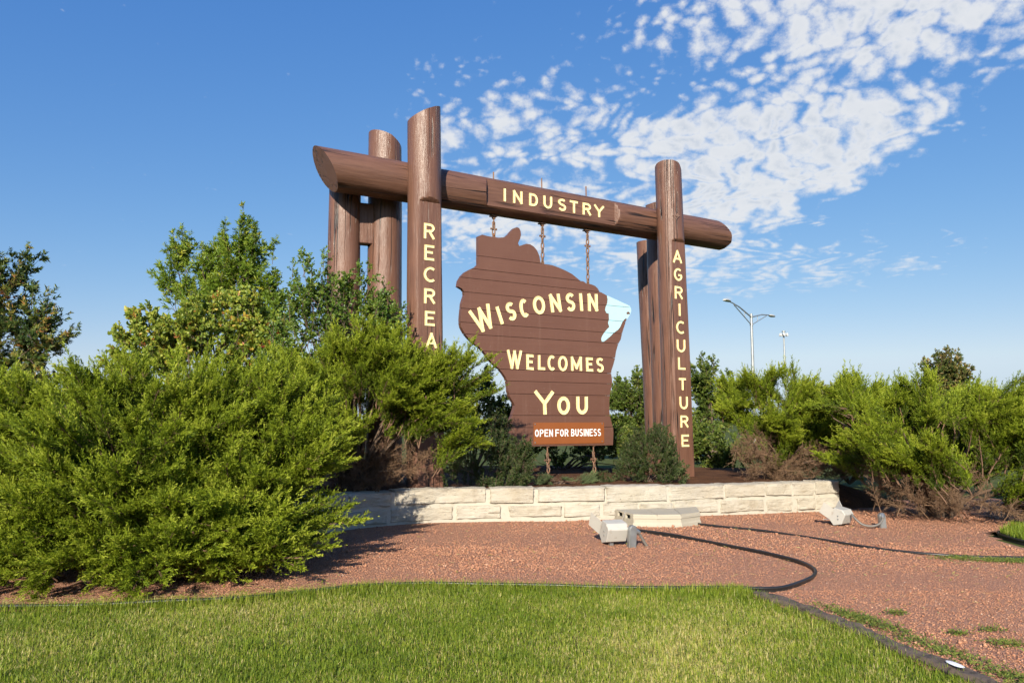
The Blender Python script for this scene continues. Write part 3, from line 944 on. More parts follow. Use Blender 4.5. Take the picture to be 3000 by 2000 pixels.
def letter_mesh(ch, TL, TR, BL, sw, y, edge_h=0.0075, mid_h=0.001):
    """letter in the x-z plane at depth y; V-shaped strokes (edge_h > mid_h) or flat ones (equal)"""
    TL, TR, BL = (Vector(p) for p in (TL, TR, BL))
    ex, ey = TR - TL, TL - BL
    hw = sw / 2
    fx, fy = min(0.5, hw / ex.length), min(0.5, hw / ey.length)
    vs, fs = [], []
    for si, st in enumerate(GLYPH[ch]):
        P = []
        for gx, gy in st:
            if ch == 'I':
                q = BL + ex * 0.5 + ey * gy
            else:
                q = BL + ex * (fx + gx * (1 - 2 * fx)) + ey * (fy + gy * (1 - 2 * fy))
            if not P or (q - P[-1]).length > 1e-5:
                P.append(q)
        closed = ch == 'O'
        if closed:
            P = P[:-1]
        n = len(P)
        # ends run out by half a stroke so that corners close
        if not closed and ch not in 'I':
            P[0] = P[0] - (P[1] - P[0]).normalized() * hw * (1.0 if ch not in 'SCG' else 0.2)
            P[-1] = P[-1] + (P[-1] - P[-2]).normalized() * hw * (1.0 if ch not in 'SCG' else 0.2)
        b = len(vs)
        lift = 0.0004 * si
        for i in range(n):
            if closed:
                d0, d1 = (P[i] - P[i - 1]).normalized(), (P[(i + 1) % n] - P[i]).normalized()
            else:
                d0 = (P[i] - P[max(i - 1, 0)]).normalized() if i else (P[1] - P[0]).normalized()
                d1 = (P[min(i + 1, n - 1)] - P[i]).normalized() if i < n - 1 else d0
            t = (d0 + d1).normalized()
            nn = Vector((-t.y, t.x)) / max(0.5, t.dot(d1))
            l, r = P[i] + nn * hw, P[i] - nn * hw
            vs += [(l.x, y + 0.002, l.y), (l.x, y - edge_h - lift, l.y), (P[i].x, y - mid_h - lift, P[i].y), (r.x, y - edge_h - lift, r.y), (r.x, y + 0.002, r.y)]
        for i in range(n if closed else n - 1):
            i2 = (i + 1) % n
            for k in range(4):
                fs.append((b + 5 * i + k, b + 5 * i + k + 1, b + 5 * i2 + k + 1, b + 5 * i2 + k))
        if not closed:
            fs.append(tuple(b + k for k in range(4, -1, -1)))
            fs.append(tuple(b + 5 * (n - 1) + k for k in range(5)))
    me = bpy.data.meshes.new('letter')
    me.from_pydata(vs, [], fs)
    return me


for word, post, pu, pn in ((REC, post_l, LU, LN), (AGR, post_r, RU, RN)):
    for ch, tl, tr, bl in word:
        zt, zb = (tl[1] + tr[1]) / 2, bl[1]
        link('letter', letter_mesh(ch, (tl[0] + pu, zt), (tr[0] + pu, zt), ((tl[0] + pu), zb), 0.041, pn - 0.213), post, M_YELLOW)
for i, ch in enumerate('TION'):          # the rest of the word runs on down behind the juniper
    zt = 2.66 - 0.37 * i
    a = -0.045 + 0.012 * i
    w = 0.19 if ch != 'I' else 0.05
    c = a + 0.095 + LU
    link('letter', letter_mesh(ch, (c - w / 2, zt), (c + w / 2, zt), (c - w / 2, zt - 0.245), 0.041, LN - 0.213), post_l, M_YELLOW)
for ch, tl, tr, bl in IND:
    zt = 5.842
    o = link('letter', letter_mesh(ch, (tl[0], zt), (tr[0], zt), (tl[0], 5.60), 0.044, -0.243), beam, M_YELLOW)
    o.matrix_parent_inverse = BINV

# ------------------------------------------------------------------ the hanging sign board
SU, SZ = 2.95, 1.10
sign = empty('hanging_sign', tuple(O + U * SU + Vector((0, 0, SZ))), RZ)
tag(sign, 'big brown plank sign cut to a state outline, welcoming in yellow letters', 'sign')
SEAMS = [1.0, 1.45, 1.674, 2.07, 2.305, 2.515, 2.829, 3.12, 3.328, 3.58, 3.881, 4.14, 4.319, 4.571, 5.3]
TH = 0.045


def band_mesh(name, poly, z0, z1, y_front, y_back, gap):
    bm = bmesh.new()
    bv = [bm.verts.new((u - SU, y_front, z - SZ)) for u, z in poly]
    for tri in tessellate_polygon([[Vector((u, z, 0)) for u, z in poly]]):
        bm.faces.new([bv[i] for i in tri])
    for zc, no in ((z0 + gap - SZ, (0, 0, -1)), (z1 - gap - SZ, (0, 0, 1))):
        g = bm.verts[:] + bm.edges[:] + bm.faces[:]
        bmesh.ops.bisect_plane(bm, geom=g, plane_co=(0, 0, zc), plane_no=no, clear_outer=True)
    if not bm.faces:
        bm.free()
        return None
    ret = bmesh.ops.extrude_face_region(bm, geom=bm.faces[:])
    for v in ret['geom']:
        if isinstance(v, bmesh.types.BMVert):
            v.co.y = y_back
    bmesh.ops.recalc_face_normals(bm, faces=bm.faces[:])
    me = bpy.data.meshes.new(name)
    bm.to_mesh(me)
    bm.free()
    return me


for i, (a, b) in enumerate(zip(SEAMS[:-1], SEAMS[1:])):
    j = R.uniform(-0.002, 0.002)
    me = band_mesh('plank', OUT, a, b, -TH + j, TH, 0.0042)
    pl = link('plank', me, sign, M_PLANK)
    me = band_mesh('lake_panel', LAKE, a, b, -TH - 0.006, -TH + 0.004, 0.004)
    if me:
        o = link('lake_panel', me, pl, M_LAKE)
        o['label'] = 'pale blue painted bay of the plank'
for u, a, b in ((2.1, 1.3, 4.55), (3.0, 1.2, 4.3), (3.9, 1.3, 3.9)):  # unseen battens, added so that no light passes the plank gaps
    pb = PB()
    pb.box((u - SU, TH + 0.045, (a + b) / 2 - SZ), (0.14, 0.06, b - a))
    pb.build('light_stop_batten', M_PLANK, sign)
cx_, cz_ = 2.75, 2.9
me = band_mesh('light_stop_sheet', [(u + (cx_ - u) * 0.03, z + (cz_ - z) * 0.02) for u, z in OUT], 1.0, 5.3, TH + 0.001, TH + 0.012, 0.0)  # unseen sheet added behind the planks to keep light out of the seams
link('light_stop_sheet', me, sign, M_PLANK)
pb = PB()
isl = [(4.600, 3.745), (4.608, 3.768), (4.629, 3.783), (4.660, 3.788), (4.684, 3.775), (4.690, 3.748), (4.678, 3.735), (4.655, 3.742), (4.630, 3.732)]
pb.prism(isl, lambda p, t: (p[0] - SU, -TH - 0.009 + 0.004 * t, p[1] - SZ))
pb.build('island_mark', M_PLANK, sign)
for ch, tl, tr, bl in WIS + WEL:
    big = ch in 'WY' and tl[0] < 2.0 or (tl[1] < 2.2)
    sw = 0.066 if (ch, tl, tr, bl) in WIS else (0.070 if tl[1] < 2.2 else 0.050)
    f = lambda p: (p[0] - SU, p[1] - SZ)
    link('letter', letter_mesh(ch, f(tl), f(tr), f(bl), sw, -TH - 0.002), sign, M_YELLOW)

plate = empty('business_plate', tuple(O + U * 3.18 + Vector((0, 0, 1.34))), RZ)
plate.parent = sign
plate.location = (3.18 - SU, -TH - 0.004, 1.34 - SZ)
plate.rotation_euler = (0, 0, 0)
pb = PB()
pb.box((0, -0.003, 0), (1.63, 0.005, 0.402))
pp = pb.build('metal_plate', M_PLATE, plate)


def word_flat(txt, u0, u1, z0, z1, sw):
    n = len(txt)
    adv = {'I': 0.42}
    tot = sum(adv.get(c, 1.0) for c in txt)
    unit = (u1 - u0) / (tot - 0.2)
    x = u0
    for c in txt:
        w = adv.get(c, 1.0) * unit
        g = 0.2 * unit
        me = letter_mesh(c, (x, z1), (x + w - g, z1), (x, z0), sw, -0.0056, 0.0015, 0.0015)
        link('letter', me, plate, M_WHITE)
        x += w


Z0, Z1 = 1.278 - 1.34, 1.414 - 1.34
word_flat('OPEN', 2.392 - 3.18, 2.791 - 3.18, Z0, Z1, 0.0215)
word_flat('FOR', 2.846 - 3.18, 3.143 - 3.18, Z0, Z1, 0.0215)
word_flat('BUSINESS', 3.207 - 3.18, 3.915 - 3.18, Z0, Z1 + 0.003, 0.0215)
for u, z in ((2.393, 1.51), (3.945, 1.517), (2.393, 1.17), (3.945, 1.175)):
    pb = PB()
    pb.tube([(u - 3.18, -0.005, z - 1.34), (u - 3.18, -0.013, z - 1.34)], 0.013, 10)
    pb.build('screw', M_STEEL, plate, 40)

# ------------------------------------------------------------------ chains
def link_mesh(L=0.125, Wd=0.080, r=0.0145):
    pts = []
    a, h = Wd / 2 - r, L / 2 - Wd / 2
    for i in range(7):
        w = math.pi * i / 6
        pts.append((a * math.cos(w), 0, h + a * math.sin(w)))
    for i in range(7):
        w = math.pi + math.pi * i / 6
        pts.append((a * math.cos(w), 0, -h + a * math.sin(w)))
    pb = PB()
    pb.tube(pts, r, 6, closed=True)
    me = pb.mesh('link')
    me.materials.append(M_RUST)
    me.polygons.foreach_set('use_smooth', [True] * len(me.polygons))
    return me


LINK = link_mesh()
PITCH = 0.125 - 2 * 0.0145 - 0.004


def chain(u, z_top, z_bot, du, label, eye_top, eye_bot, n_off=0.0):
    """chain from z_top down to z_bot, with an eye bolt at either end"""
    base = O + U * u + N * n_off
    ch = empty('chain', (base.x, base.y, z_bot), RZ)
    tag(ch, label, 'chain', 'chains holding the hanging sign')
    H_ = z_top - z_bot
    for key, zz, sgn in (('t', H_, -1), ('b', 0.0, 1)):
        ln = eye_top if key == 't' else eye_bot
        pb = PB()
        xo = 0 if key == 't' else du
        ring = [(xo + 0.026 * math.cos(w), 0, zz + sgn * (ln - 0.0) + sgn * 0.026 * math.sin(w)) for w in [2 * math.pi * i / 12 for i in range(12)]]
        if ln > 0:
            pb.tube([(xo, 0, zz - sgn * 0.06), (xo, 0, zz + sgn * (ln - 0.026))], 0.014, 8)
            pb.tube(ring, 0.010, 6, closed=True)
            pb.box((xo, 0, zz + sgn * 0.012), (0.05, 0.05, 0.022))
            pb.build('eye_bolt', M_RUST, ch, 40)
    a, b = H_ - eye_top, eye_bot
    n = max(1, round((a - b) / PITCH))
    for i in range(n):
        f = (i + 0.5) / n
        o = bpy.data.objects.new('link', LINK)
        COL.objects.link(o)
        o.parent = ch
        o.location = (du * f, 0, a + (b - a) * f)
        o.rotation_euler = (0, math.atan2(-du, H_) * 0.8 + R.uniform(-0.05, 0.05), (math.pi / 2 if i % 2 else 0) + 0.5 + R.uniform(-0.15, 0.15))
        o.scale = (1, 1, (a - b) / n / PITCH)
    if eye_top > 0.05:
        sh = PB()
        zz = (a + b) / 2 if n < 4 else b + (a - b) * 0.78
        sh.tube([(-0.05, 0, zz), (0.05, 0, zz)], 0.012, 8)
        sh.tube([(-0.05, 0, zz), (-0.062, 0, zz)], 0.022, 8)
        sh.tube([(0.05, 0, zz), (0.062, 0, zz)], 0.022, 8)
        sh.build('shackle_pin', M_RUST, ch, 40)
    return ch


chain(1.535, 5.335, 4.955, 0.0, 'short rusty chain above the notched top left horn of the sign', 0.10, 0.05)
chain(2.61, 5.335, 4.575, 0.0, 'rusty chain of middle length hanging from the middle of the log beam', 0.07, 0.03)
chain(3.68, 5.335, 4.265, 0.0, 'longest rusty chain from the beam to the sloping shoulder of the sign', 0.07, 0.03)
chain(2.70, 1.10, 0.44, 0.035, 'rusty chain under the sign on the side of the near post', 0.15, 0.0)
chain(3.77, 1.10, 0.40, 0.035, 'rusty chain under the sign on the side of the far post', 0.15, 0.0)

# ------------------------------------------------------------------ flood lights
def flood(name, loc, rz, label, scale=1.0):
    root = empty(name, loc, rz)
    root.scale = (scale,) * 3
    tag(root, label, 'floodlight', 'floodlights standing in the red gravel')
    hw = 0.135
    prof = [(-0.055, 0.065), (-0.125, 0.215), (-0.080, 0.290), (0.065, 0.320), (0.165, 0.140), (0.085, 0.035)]
    pb = PB()
    pb.prism(prof, lambda p, t: ((-hw + 2 * hw * t), p[0], p[1]))
    body = pb.build('housing', M_FLOOD, root, None, 0.006)
    pb = PB()
    pb.box((0, -0.075 + 0.004, 0.262), (2 * hw + 0.016, 0.035, 0.03), Matrix.Rotation(0.6, 3, 'X'))
    pb.build('rim', M_FLOOD, body, None, 0.004)
    # glass set in the front opening
    d = (Vector((0, 0.165, 0.130)) - Vector((0, 0.065, 0.300)))
    nrm = Vector((0, 0.170, 0.100)).normalized()
    mid = Vector((0, 0.115, 0.215)) + nrm * 0.004
    rot = Matrix.Rotation(math.atan2(d.z, d.y), 3, 'X')
    pb = PB()
    pb.box(mid, (2 * hw - 0.05, d.length - 0.03, 0.006), rot)
    pb.build('lens', M_GLASS, body)
    # four barn doors hinged round the opening
    for sx in (-1, 1):
        pb = PB()
        hx = sx * hw
        e0, e1 = Vector((hx, 0.060, 0.295)), Vector((hx, 0.160, 0.132))
        o_ = nrm * 0.13 + Vector((sx * 0.10, 0, 0.045))
        tk = Vector((sx * 0.004, -0.003, 0.002))
        q = [e0, e1, e1 + o_ * 0.95, e0 + o_]
        pb.add(q + [p + tk for p in q], [(0, 1, 2, 3), (7, 6, 5, 4), (0, 4, 5, 1), (1, 5, 6, 2), (2, 6, 7, 3), (3, 7, 4, 0)])
        pb.build('barn_door', M_FLOOD, root)
    pb = PB()
    e0, e1 = Vector((-hw + 0.02, 0.168, 0.122)), Vector((hw - 0.02, 0.168, 0.122))
    o_ = nrm * 0.10 + Vector((0, 0.02, -0.06))
    tk = Vector((0, -0.002, -0.004))
    q = [e0, e1, e1 + o_, e0 + o_]
    pb.add(q + [p + tk for p in q], [(0, 1, 2, 3), (7, 6, 5, 4), (0, 4, 5, 1), (1, 5, 6, 2), (2, 6, 7, 3), (3, 7, 4, 0)])
    pb.build('barn_door', M_FLOOD, root)
    pb = PB()
    pb.box((-0.04, 0.02, 0.03), (0.05, 0.05, 0.10))
    pb.build('knuckle', M_STEEL, root)
    for sx in (-1,):
        for z in (0.14, 0.19):
            pb = PB()
            pb.tube([(sx * hw, 0.0, z), (sx * (hw + 0.008), 0.0, z)], 0.011, 8)
            pb.build('bolt', M_STEEL, body, 40)
    return root


def fitting(root, x, y, h, w, mat, lean=0.0, face=0.0):
    """upright conduit body with a rounded top and a cover plate"""
    pb = PB()
    n = 8
    out = [(-w / 2, -0.06), (w / 2, -0.06), (w / 2, h - w / 2)] + [(w / 2 * math.cos(a), h - w / 2 + w / 2 * math.sin(a)) for a in [math.pi * i / n for i in range(1, n)]] + [(-w / 2, h - w / 2)]
    M3 = Matrix.Rotation(face, 3, 'Z') @ Matrix.Rotation(lean, 3, 'Y')
    f = lambda p, t: tuple(Vector((x, y, 0)) + M3 @ Vector((p[0], (t - 0.5) * w * 0.8, p[1])))
    pb.prism(out, f)
    o = pb.build('conduit_body', mat, root, None, 0.006)
    pb = PB()
    out2 = [(px * 0.8, max(0.01, pz * 0.93 + 0.01)) for px, pz in out]
    pb.prism(out2, lambda p, t: tuple(Vector((x, y, 0)) + M3 @ Vector((p[0], -w * 0.4 - 0.004 - 0.004 * (1 - t), p[1]))))
    pb.build('cover_plate', mat, o)
    return o


f1 = flood('floodlight', (1.30, 9.74, 0.0), math.radians(17), 'pale metal floodlight with open barn doors in front of the concrete step', 1.02)
fitting(f1, 0.155, -0.16, 0.275, 0.095, M_STEEL, 0.06)
pb = PB()
pb.tube([(0.18, -0.16, 0.205), (0.235, -0.155, 0.195), (0.262, -0.15, 0.175)], [0.036, 0.034, 0.030], 10)
pb.build('elbow', M_STEEL, f1, 40)
pb = PB()
pb.tube([(0.255, -0.15, 0.18), (0.31, -0.145, 0.10), (0.375, -0.14, 0.005), (0.40, -0.14, -0.06)], 0.0165, 10)
pb.build('conduit_pipe', M_CONDUIT, f1, 40)

f2 = flood('floodlight', (4.93, 11.42, 0.0), math.radians(38), 'pale metal floodlight by the end of the limestone wall, fed by a drooping conduit', 0.92)
Mi = Matrix.Rotation(-math.radians(38), 3, 'Z')
P = lambda x, y, z: tuple(Mi @ (Vector((x, y, 0)) - Vector((4.93, 11.42, 0))) + Vector((0, 0, z)))
st = P(5.50, 11.26, 0)
fitting(f2, st[0], st[1], 0.25, 0.10, M_STEEL, -0.05, -math.radians(38))
pts = smooth_path([P(5.03, 11.30, 0.225), P(5.055, 11.22, 0.16), P(5.13, 11.16, 0.085), P(5.24, 11.13, 0.060), P(5.36, 11.13, 0.080), P(5.45, 11.17, 0.135), P(5.48, 11.20, 0.19)], 5)
pb = PB()
pb.tube(pts, 0.0165, 10)
pb.build('conduit_pipe', M_CONDUIT, f2, 40)
pb = PB()
pb.tube([P(5.475, 11.195, 0.18), P(5.488, 11.215, 0.215), P(5.492, 11.235, 0.22)], [0.026, 0.030, 0.040], 10)
pb.build('elbow', M_STEEL, f2, 40)

# ------------------------------------------------------------------ edging and timbers
def edging(path, label, z=0.042, r=0.016):
    pts = smooth_path(path, 6)
    root = empty('garden_edging', (pts[0][0], pts[0][1], 0))
    tag(root, label, 'edging', 'black plastic garden edging')
    pb = PB()
    P3 = [Vector((x, y, z + 0.008 * mnoise.noise(Vector((x * 1.5, y * 1.5, 3))))) for x, y in pts]
    pb.tube(P3, r, 10)
    pb.build('bead', M_EDGE, root, 50, 0, root.location)
    pb = PB()
    vs, fs = [], []
    for i, p in enumerate(P3):
        t = (P3[min(i + 1, len(P3) - 1)] - P3[max(i - 1, 0)]).normalized()
        n = Vector((-t.y, t.x, 0)) * 0.004
        vs += [p + n, p - n, Vector((p.x - n.x, p.y - n.y, -0.06)), Vector((p.x + n.x, p.y + n.y, -0.06))]
    for i in range(len(P3) - 1):
        for j in range(4):
            fs.append((4 * i + j, 4 * i + (j + 1) % 4, 4 * i + 4 + (j + 1) % 4, 4 * i + 4 + j))
    pb.add(vs, fs)
    pb.build('skirt', M_EDGE, root, None, 0, root.location)
    return root


edging(EDGE_PATH, 'long black edging between lawn and gravel, curling back towards the floodlight', 0.045)
edging(EDGE2_PATH, 'straighter black edging crossing the gravel beyond the path', 0.030)
edging(EDGE3_PATH, 'short black edging round the grass at the far gravel edge', 0.030)


def timber(path, label, w=0.135, h=0.052):
    pts = smooth_path(path, 8)
    root = empty('landscape_timber', (pts[0][0], pts[0][1], 0))
    pb = PB()
    vs, fs = [], []
    K = 8
    for i, p in enumerate(pts):
        a, b = pts[max(i - 1, 0)], pts[min(i + 1, len(pts) - 1)]
        t = Vector((b[0] - a[0], b[1] - a[1], 0)).normalized()
        n = Vector((-t.y, t.x, 0))
        sec = [(-0.5, -0.3), (-0.51, 0.55), (-0.46, 0.92), (-0.15, 1.0), (0.18, 0.97), (0.45, 0.90), (0.50, 0.5), (0.5, -0.3)]
        for a_, z_ in sec:
            q = Vector((p[0] * 5, p[1] * 5, a_ * 3 + z_ * 2))
            d = mnoise.noise(q) * 0.014 + mnoise.noise(q * 3) * 0.011
            vs.append(Vector((p[0], p[1], 0)) + n * (a_ * w + d) + Vector((0, 0, z_ * h + (d if z_ > 0.3 else 0))))
    for i in range(len(pts) - 1):
        for j in range(K):
            fs.append((K * i + j, K * i + (j + 1) % K, K * i + K + (j + 1) % K, K * i + K + j))
    fs += [tuple(range(K)), tuple(K * (len(pts) - 1) + j for j in range(K - 1, -1, -1))]
    pb.add(vs, fs)
    o = pb.build('landscape_timber', M_TIMBER, None, None)
    COL.objects.unlink(root)
    bpy.data.objects.remove(root)
    tag(o, label, 'timber', 'weathered landscape timbers')
    return o


timber(TIMBER_PATH, 'long weathered timber between the lawn and the gravel path')
timber(TIMBER2_PATH, 'short weathered timber at the far end of the gravel path')
pb = PB()
pb.add([Vector((2.80 + 0.032 * math.cos(a) - 0.03 * math.sin(a) * 0.3, 4.93 + 0.075 * math.sin(a), 0.064)) for a in [2 * math.pi * i / 12 for i in range(12)]] + [(2.80, 4.93, 0.073)], [(i, (i + 1) % 12, 12) for i in range(12)])
tag(pb.build('paper_scrap', M_WHITE, None, 60), 'small white scrap lying on the weathered timber', 'litter')

# ------------------------------------------------------------------ street lamps
def tapered(pb, a, b, r0, r1, seg=10):
    pb.tube([a, b], [r0, r1], seg)


l1 = empty('street_lamp', (15.97, 49.7, 0))
tag(l1, 'tall street lamp with two braced arms beyond the junipers', 'street lamp')
pb = PB()
tapered(pb, (0, 0, 0), (0, 0, 8.62), 0.13, 0.085, 12)
pb.build('pole', M_POLE, l1, 40)
for s in (-1, 1):
    d = Vector((5.4, 7.3, 0)).normalized() * s
    pb = PB()
    p0, p1 = d * 0.08 + Vector((0, 0, 8.40)), d * 3.55 + Vector((0, 0, 8.92))
    pb.tube([p0, d * 2.2 + Vector((0, 0, 8.80)), p1, d * 3.9 + Vector((0, 0, 8.93))], [0.05, 0.045, 0.04, 0.04], 8)
    pb.tube([d * 0.08 + Vector((0, 0, 7.88)), d * 3.2 + Vector((0, 0, 8.83))], 0.032, 8)
    pb.tube([d * 1.25 + Vector((0, 0, 8.25)), d * 1.25 + Vector((0, 0, 8.62))], 0.022, 6)
    arm = pb.build('arm', M_POLE, l1, 40)
    pb = PB()
    ax = d
    sd_ = Vector((-d.y, d.x, 0))
    prof = [(0.0, 0.06, 0.06), (0.15, 0.13, 0.10), (0.45, 0.19, 0.13), (0.75, 0.19, 0.12), (0.95, 0.12, 0.07)]
    rings = []
    for t, wv, hv in prof:
        c = d * (3.85 + t) + Vector((0, 0, 8.93))
        rings.append([c + sd_ * wv * math.cos(w) + Vector((0, 0, (hv if math.sin(w) > 0 else hv * 0.45) * math.sin(w))) for w in [2 * math.pi * i / 10 for i in range(10)]])
    vs = [q for r in rings for q in r]
    fs = [(10 * i + j, 10 * i + (j + 1) % 10, 10 * i + 10 + (j + 1) % 10, 10 * i + 10 + j) for i in range(len(rings) - 1) for j in range(10)]
    fs += [tuple(range(9, -1, -1)), tuple(10 * (len(rings) - 1) + j for j in range(10))]
    pb.add(vs, fs)
    pb.build('lamp_head', M_LAMPHEAD, l1, 50)
pb = PB()
pb.tube([(0, 0, 7.80), (0, 0, 7.95)], 0.115, 12)
pb.tube([(0, 0, 8.33), (0, 0, 8.50)], 0.105, 12)
pb.build('clamp', M_POLE, l1, 40)

l2 = empty('high_mast_lamp', (61.9, 170.0, 0))
tag(l2, 'slender far mast light with a ring of lamps on top', 'street lamp')
pb = PB()
tapered(pb, (0, 0, 0), (0, 0, 21.0), 0.30, 0.17, 10)
pb.build('pole', M_POLE, l2, 40)
pb = PB()
ringp = [(0.62 * math.cos(w), 0.62 * math.sin(w), 20.75) for w in [2 * math.pi * i / 14 for i in range(14)]]
pb.tube(ringp, 0.06, 6, closed=True)
pb.tube([(0, 0, 20.8), (0, 0, 21.35)], [0.2, 0.12], 8)
pb.tube([(0, 0, 21.3), (0, 0, 21.62), (0, 0, 21.7)], [0.42, 0.42, 0.1], 10)
pb.build('mast_head', M_POLE, l2, 40)
for i in range(6):
    w = 2 * math.pi * (i + 0.4) / 6
    pb = PB()
    c = Vector((0.82 * math.cos(w), 0.82 * math.sin(w), 20.72))
    pb.tube([c + Vector((0, 0, 0.38)), c + Vector((0, 0, 0.18)), c - Vector((0, 0, 0.28))], [0.14, 0.19, 0.27], 8)
    pb.build('lamp_head', M_LAMPHEAD, l2, 40)

# ------------------------------------------------------------------ foliage building blocks
def nrm(a):
    return a / np.maximum(np.linalg.norm(a, axis=-1, keepdims=True), 1e-9)


def perp(d, rng):
    r = rng.normal(size=d.shape)
    r -= d * np.sum(r * d, -1, keepdims=True)
    return nrm(r)


def foliage_mesh(name, B, D, L, Wd, Sd, tint, leaf_mat, stems, stem_mat, shape='needle', fold=0.25):
    """B bases, D directions, Sd side vectors; stems: PB with uncapped tubes"""
    n = len(B)
    L = L[:, None]
    Wd = Wd[:, None]
    if shape == 'needle':
        V = np.stack([B, B + D * L * 0.42 + Sd * Wd * 0.5, B + D * L, B + D * L * 0.42 - Sd * Wd * 0.5], 1).reshape(-1, 3)
        F = np.arange(4 * n).reshape(n, 4)
        T = np.repeat(tint, 4)
    else:
        up = np.cross(Sd, D)
        a, b = (0.28, 0.66) if shape == 'oval' else (0.22, 0.55)
        wa, wb = (0.42, 0.40) if shape == 'oval' else (0.48, 0.34)
        drop = up * (Wd * fold)
        curl = -up * (L * 0.12)
        V = np.stack([B, B + D * L * a + Sd * Wd * wa + drop, B + D * L * b + Sd * Wd * wb + drop + curl * 0.5, B + D * L + curl,
                      B + D * L * b - Sd * Wd * wb + drop + curl * 0.5, B + D * L * a - Sd * Wd * wa + drop], 1).reshape(-1, 3)
        o = np.arange(n)[:, None] * 6
        F = np.concatenate([o + np.array([[0, 1, 2, 3]]), o + np.array([[0, 3, 4, 5]])])
        T = np.repeat(tint, 6)
    nl = len(F)
    mats = [leaf_mat]
    mi = np.zeros(nl, int)
    faces = [F]
    if stems is not None and stems.f:
        sv = np.array(stems.v)
        sf = np.array([f for f in stems.f if len(f) == 4]) + len(V)
        V = np.concatenate([V, sv])
        T = np.concatenate([T, np.zeros(len(sv))])
        faces.append(sf)
        mi = np.concatenate([mi, np.ones(len(sf), int)])
        mats.append(stem_mat)
    return mesh_np(name, V, faces, T, mats, mi)


def stem_curve(rng, L, lift, droop, wig, n=9):
    t = np.linspace(0, 1, n)
    p = np.stack([L * t, wig * np.sin(t * 4 + rng.uniform(0, 6)) * t, lift * t + droop * t * t], -1)
    return p


def at_curve(p, t):
    x = t * (len(p) - 1)
    i = np.clip(x.astype(int), 0, len(p) - 2)
    f = (x - i)[:, None]
    q = p[i] * (1 - f) + p[i + 1] * f
    tg = nrm(p[i + 1] - p[i])
    return q, tg


def juniper_bough(seed, L=1.0, ns=60, leaf=M_JUN, flat=0.6, open_=0.0):
    """feathery bough: side sprays that bend towards the stem's direction, set with short scaly twiglets"""
    rng = np.random.default_rng(seed)
    p = stem_curve(rng, L, 0.20 * L, rng.uniform(-0.34, -0.02) * L, 0.06 * L)
    t = np.concatenate([rng.uniform(0.06 + open_, 1.0, ns - 2), [0.97, 0.999]])
    q, tg = at_curve(p, t)
    side = nrm(np.stack([-tg[:, 1], tg[:, 0], np.zeros(ns)], -1))
    upv = np.cross(tg, side) * -1
    upv *= np.sign(upv[:, 2:3] + 1e-9)
    ph = rng.uniform(0, 2 * np.pi, ns)
    ang = rng.uniform(0.45, 0.95, ns) * np.where(t > 0.96, 0.12, 1)
    d = np.cos(ang)[:, None] * tg + np.sin(ang)[:, None] * (np.cos(ph)[:, None] * side + (np.sin(ph) * flat)[:, None] * upv)
    d[:, 2] += 0.10
    d = nrm(d)
    ls = (0.15 + 0.27 * rng.random(ns) ** 1.3) * (1.12 - 0.55 * t) * L
    stems = PB()
    stems.tube([tuple(x) for x in p], [0.010 * L * (1 - 0.8 * i / 8) + 0.0015 for i in range(9)], 4, cap=False)
    Bs, Ds, Ls, Ws, Ts = [], [], [], [], []
    for i in range(ns):
        if i % 2 == 0:
            stems.tube([tuple(q[i]), tuple(q[i] + d[i] * ls[i] * 0.6)], [0.0035, 0.0015], 3, cap=False)
        m = 15
        s = np.concatenate([rng.uniform(0.05, 1.0, m - 1), [1.0]])
        bend = tg[i] * 0.55 + np.array([0, 0, 0.30])
        b = q[i] + d[i] * (ls[i] * s)[:, None] + bend * (0.45 * ls[i] * s ** 2)[:, None]
        ax = nrm(d[i][None] + bend[None] * (0.9 * s)[:, None])
        e = nrm(ax + perp(ax, rng) * rng.uniform(0.25, 0.70, m)[:, None])
        l1 = rng.uniform(0.04, 0.085, m) * (1.15 - 0.35 * s) * L
        base_t = 0.08 + 0.34 * t[i] + 0.34 * s + rng.normal(0, 0.11)  # new growth lightens the tips; inner sprays have shade painted in as darker tint
        Bs.append(b)
        Ds.append(e)
        Ls.append(l1)
        Ws.append(np.full(m, 0.0105 * L))
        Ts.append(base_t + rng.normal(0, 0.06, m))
        for _ in range(2):
            f = rng.uniform(0.2, 0.8, m)
            e2 = nrm(e + perp(e, rng) * 0.62)
            Bs.append(b + e * (l1 * f)[:, None])
            Ds.append(e2)
            Ls.append(l1 * rng.uniform(0.4, 0.7, m))
            Ws.append(np.full(m, 0.0095 * L))
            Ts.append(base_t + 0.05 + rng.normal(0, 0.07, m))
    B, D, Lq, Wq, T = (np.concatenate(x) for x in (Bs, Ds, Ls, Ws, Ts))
    return foliage_mesh('bough', B, D, Lq, Wq, perp(D, rng), np.clip(T, 0, 1), leaf, stems, M_TWIG)


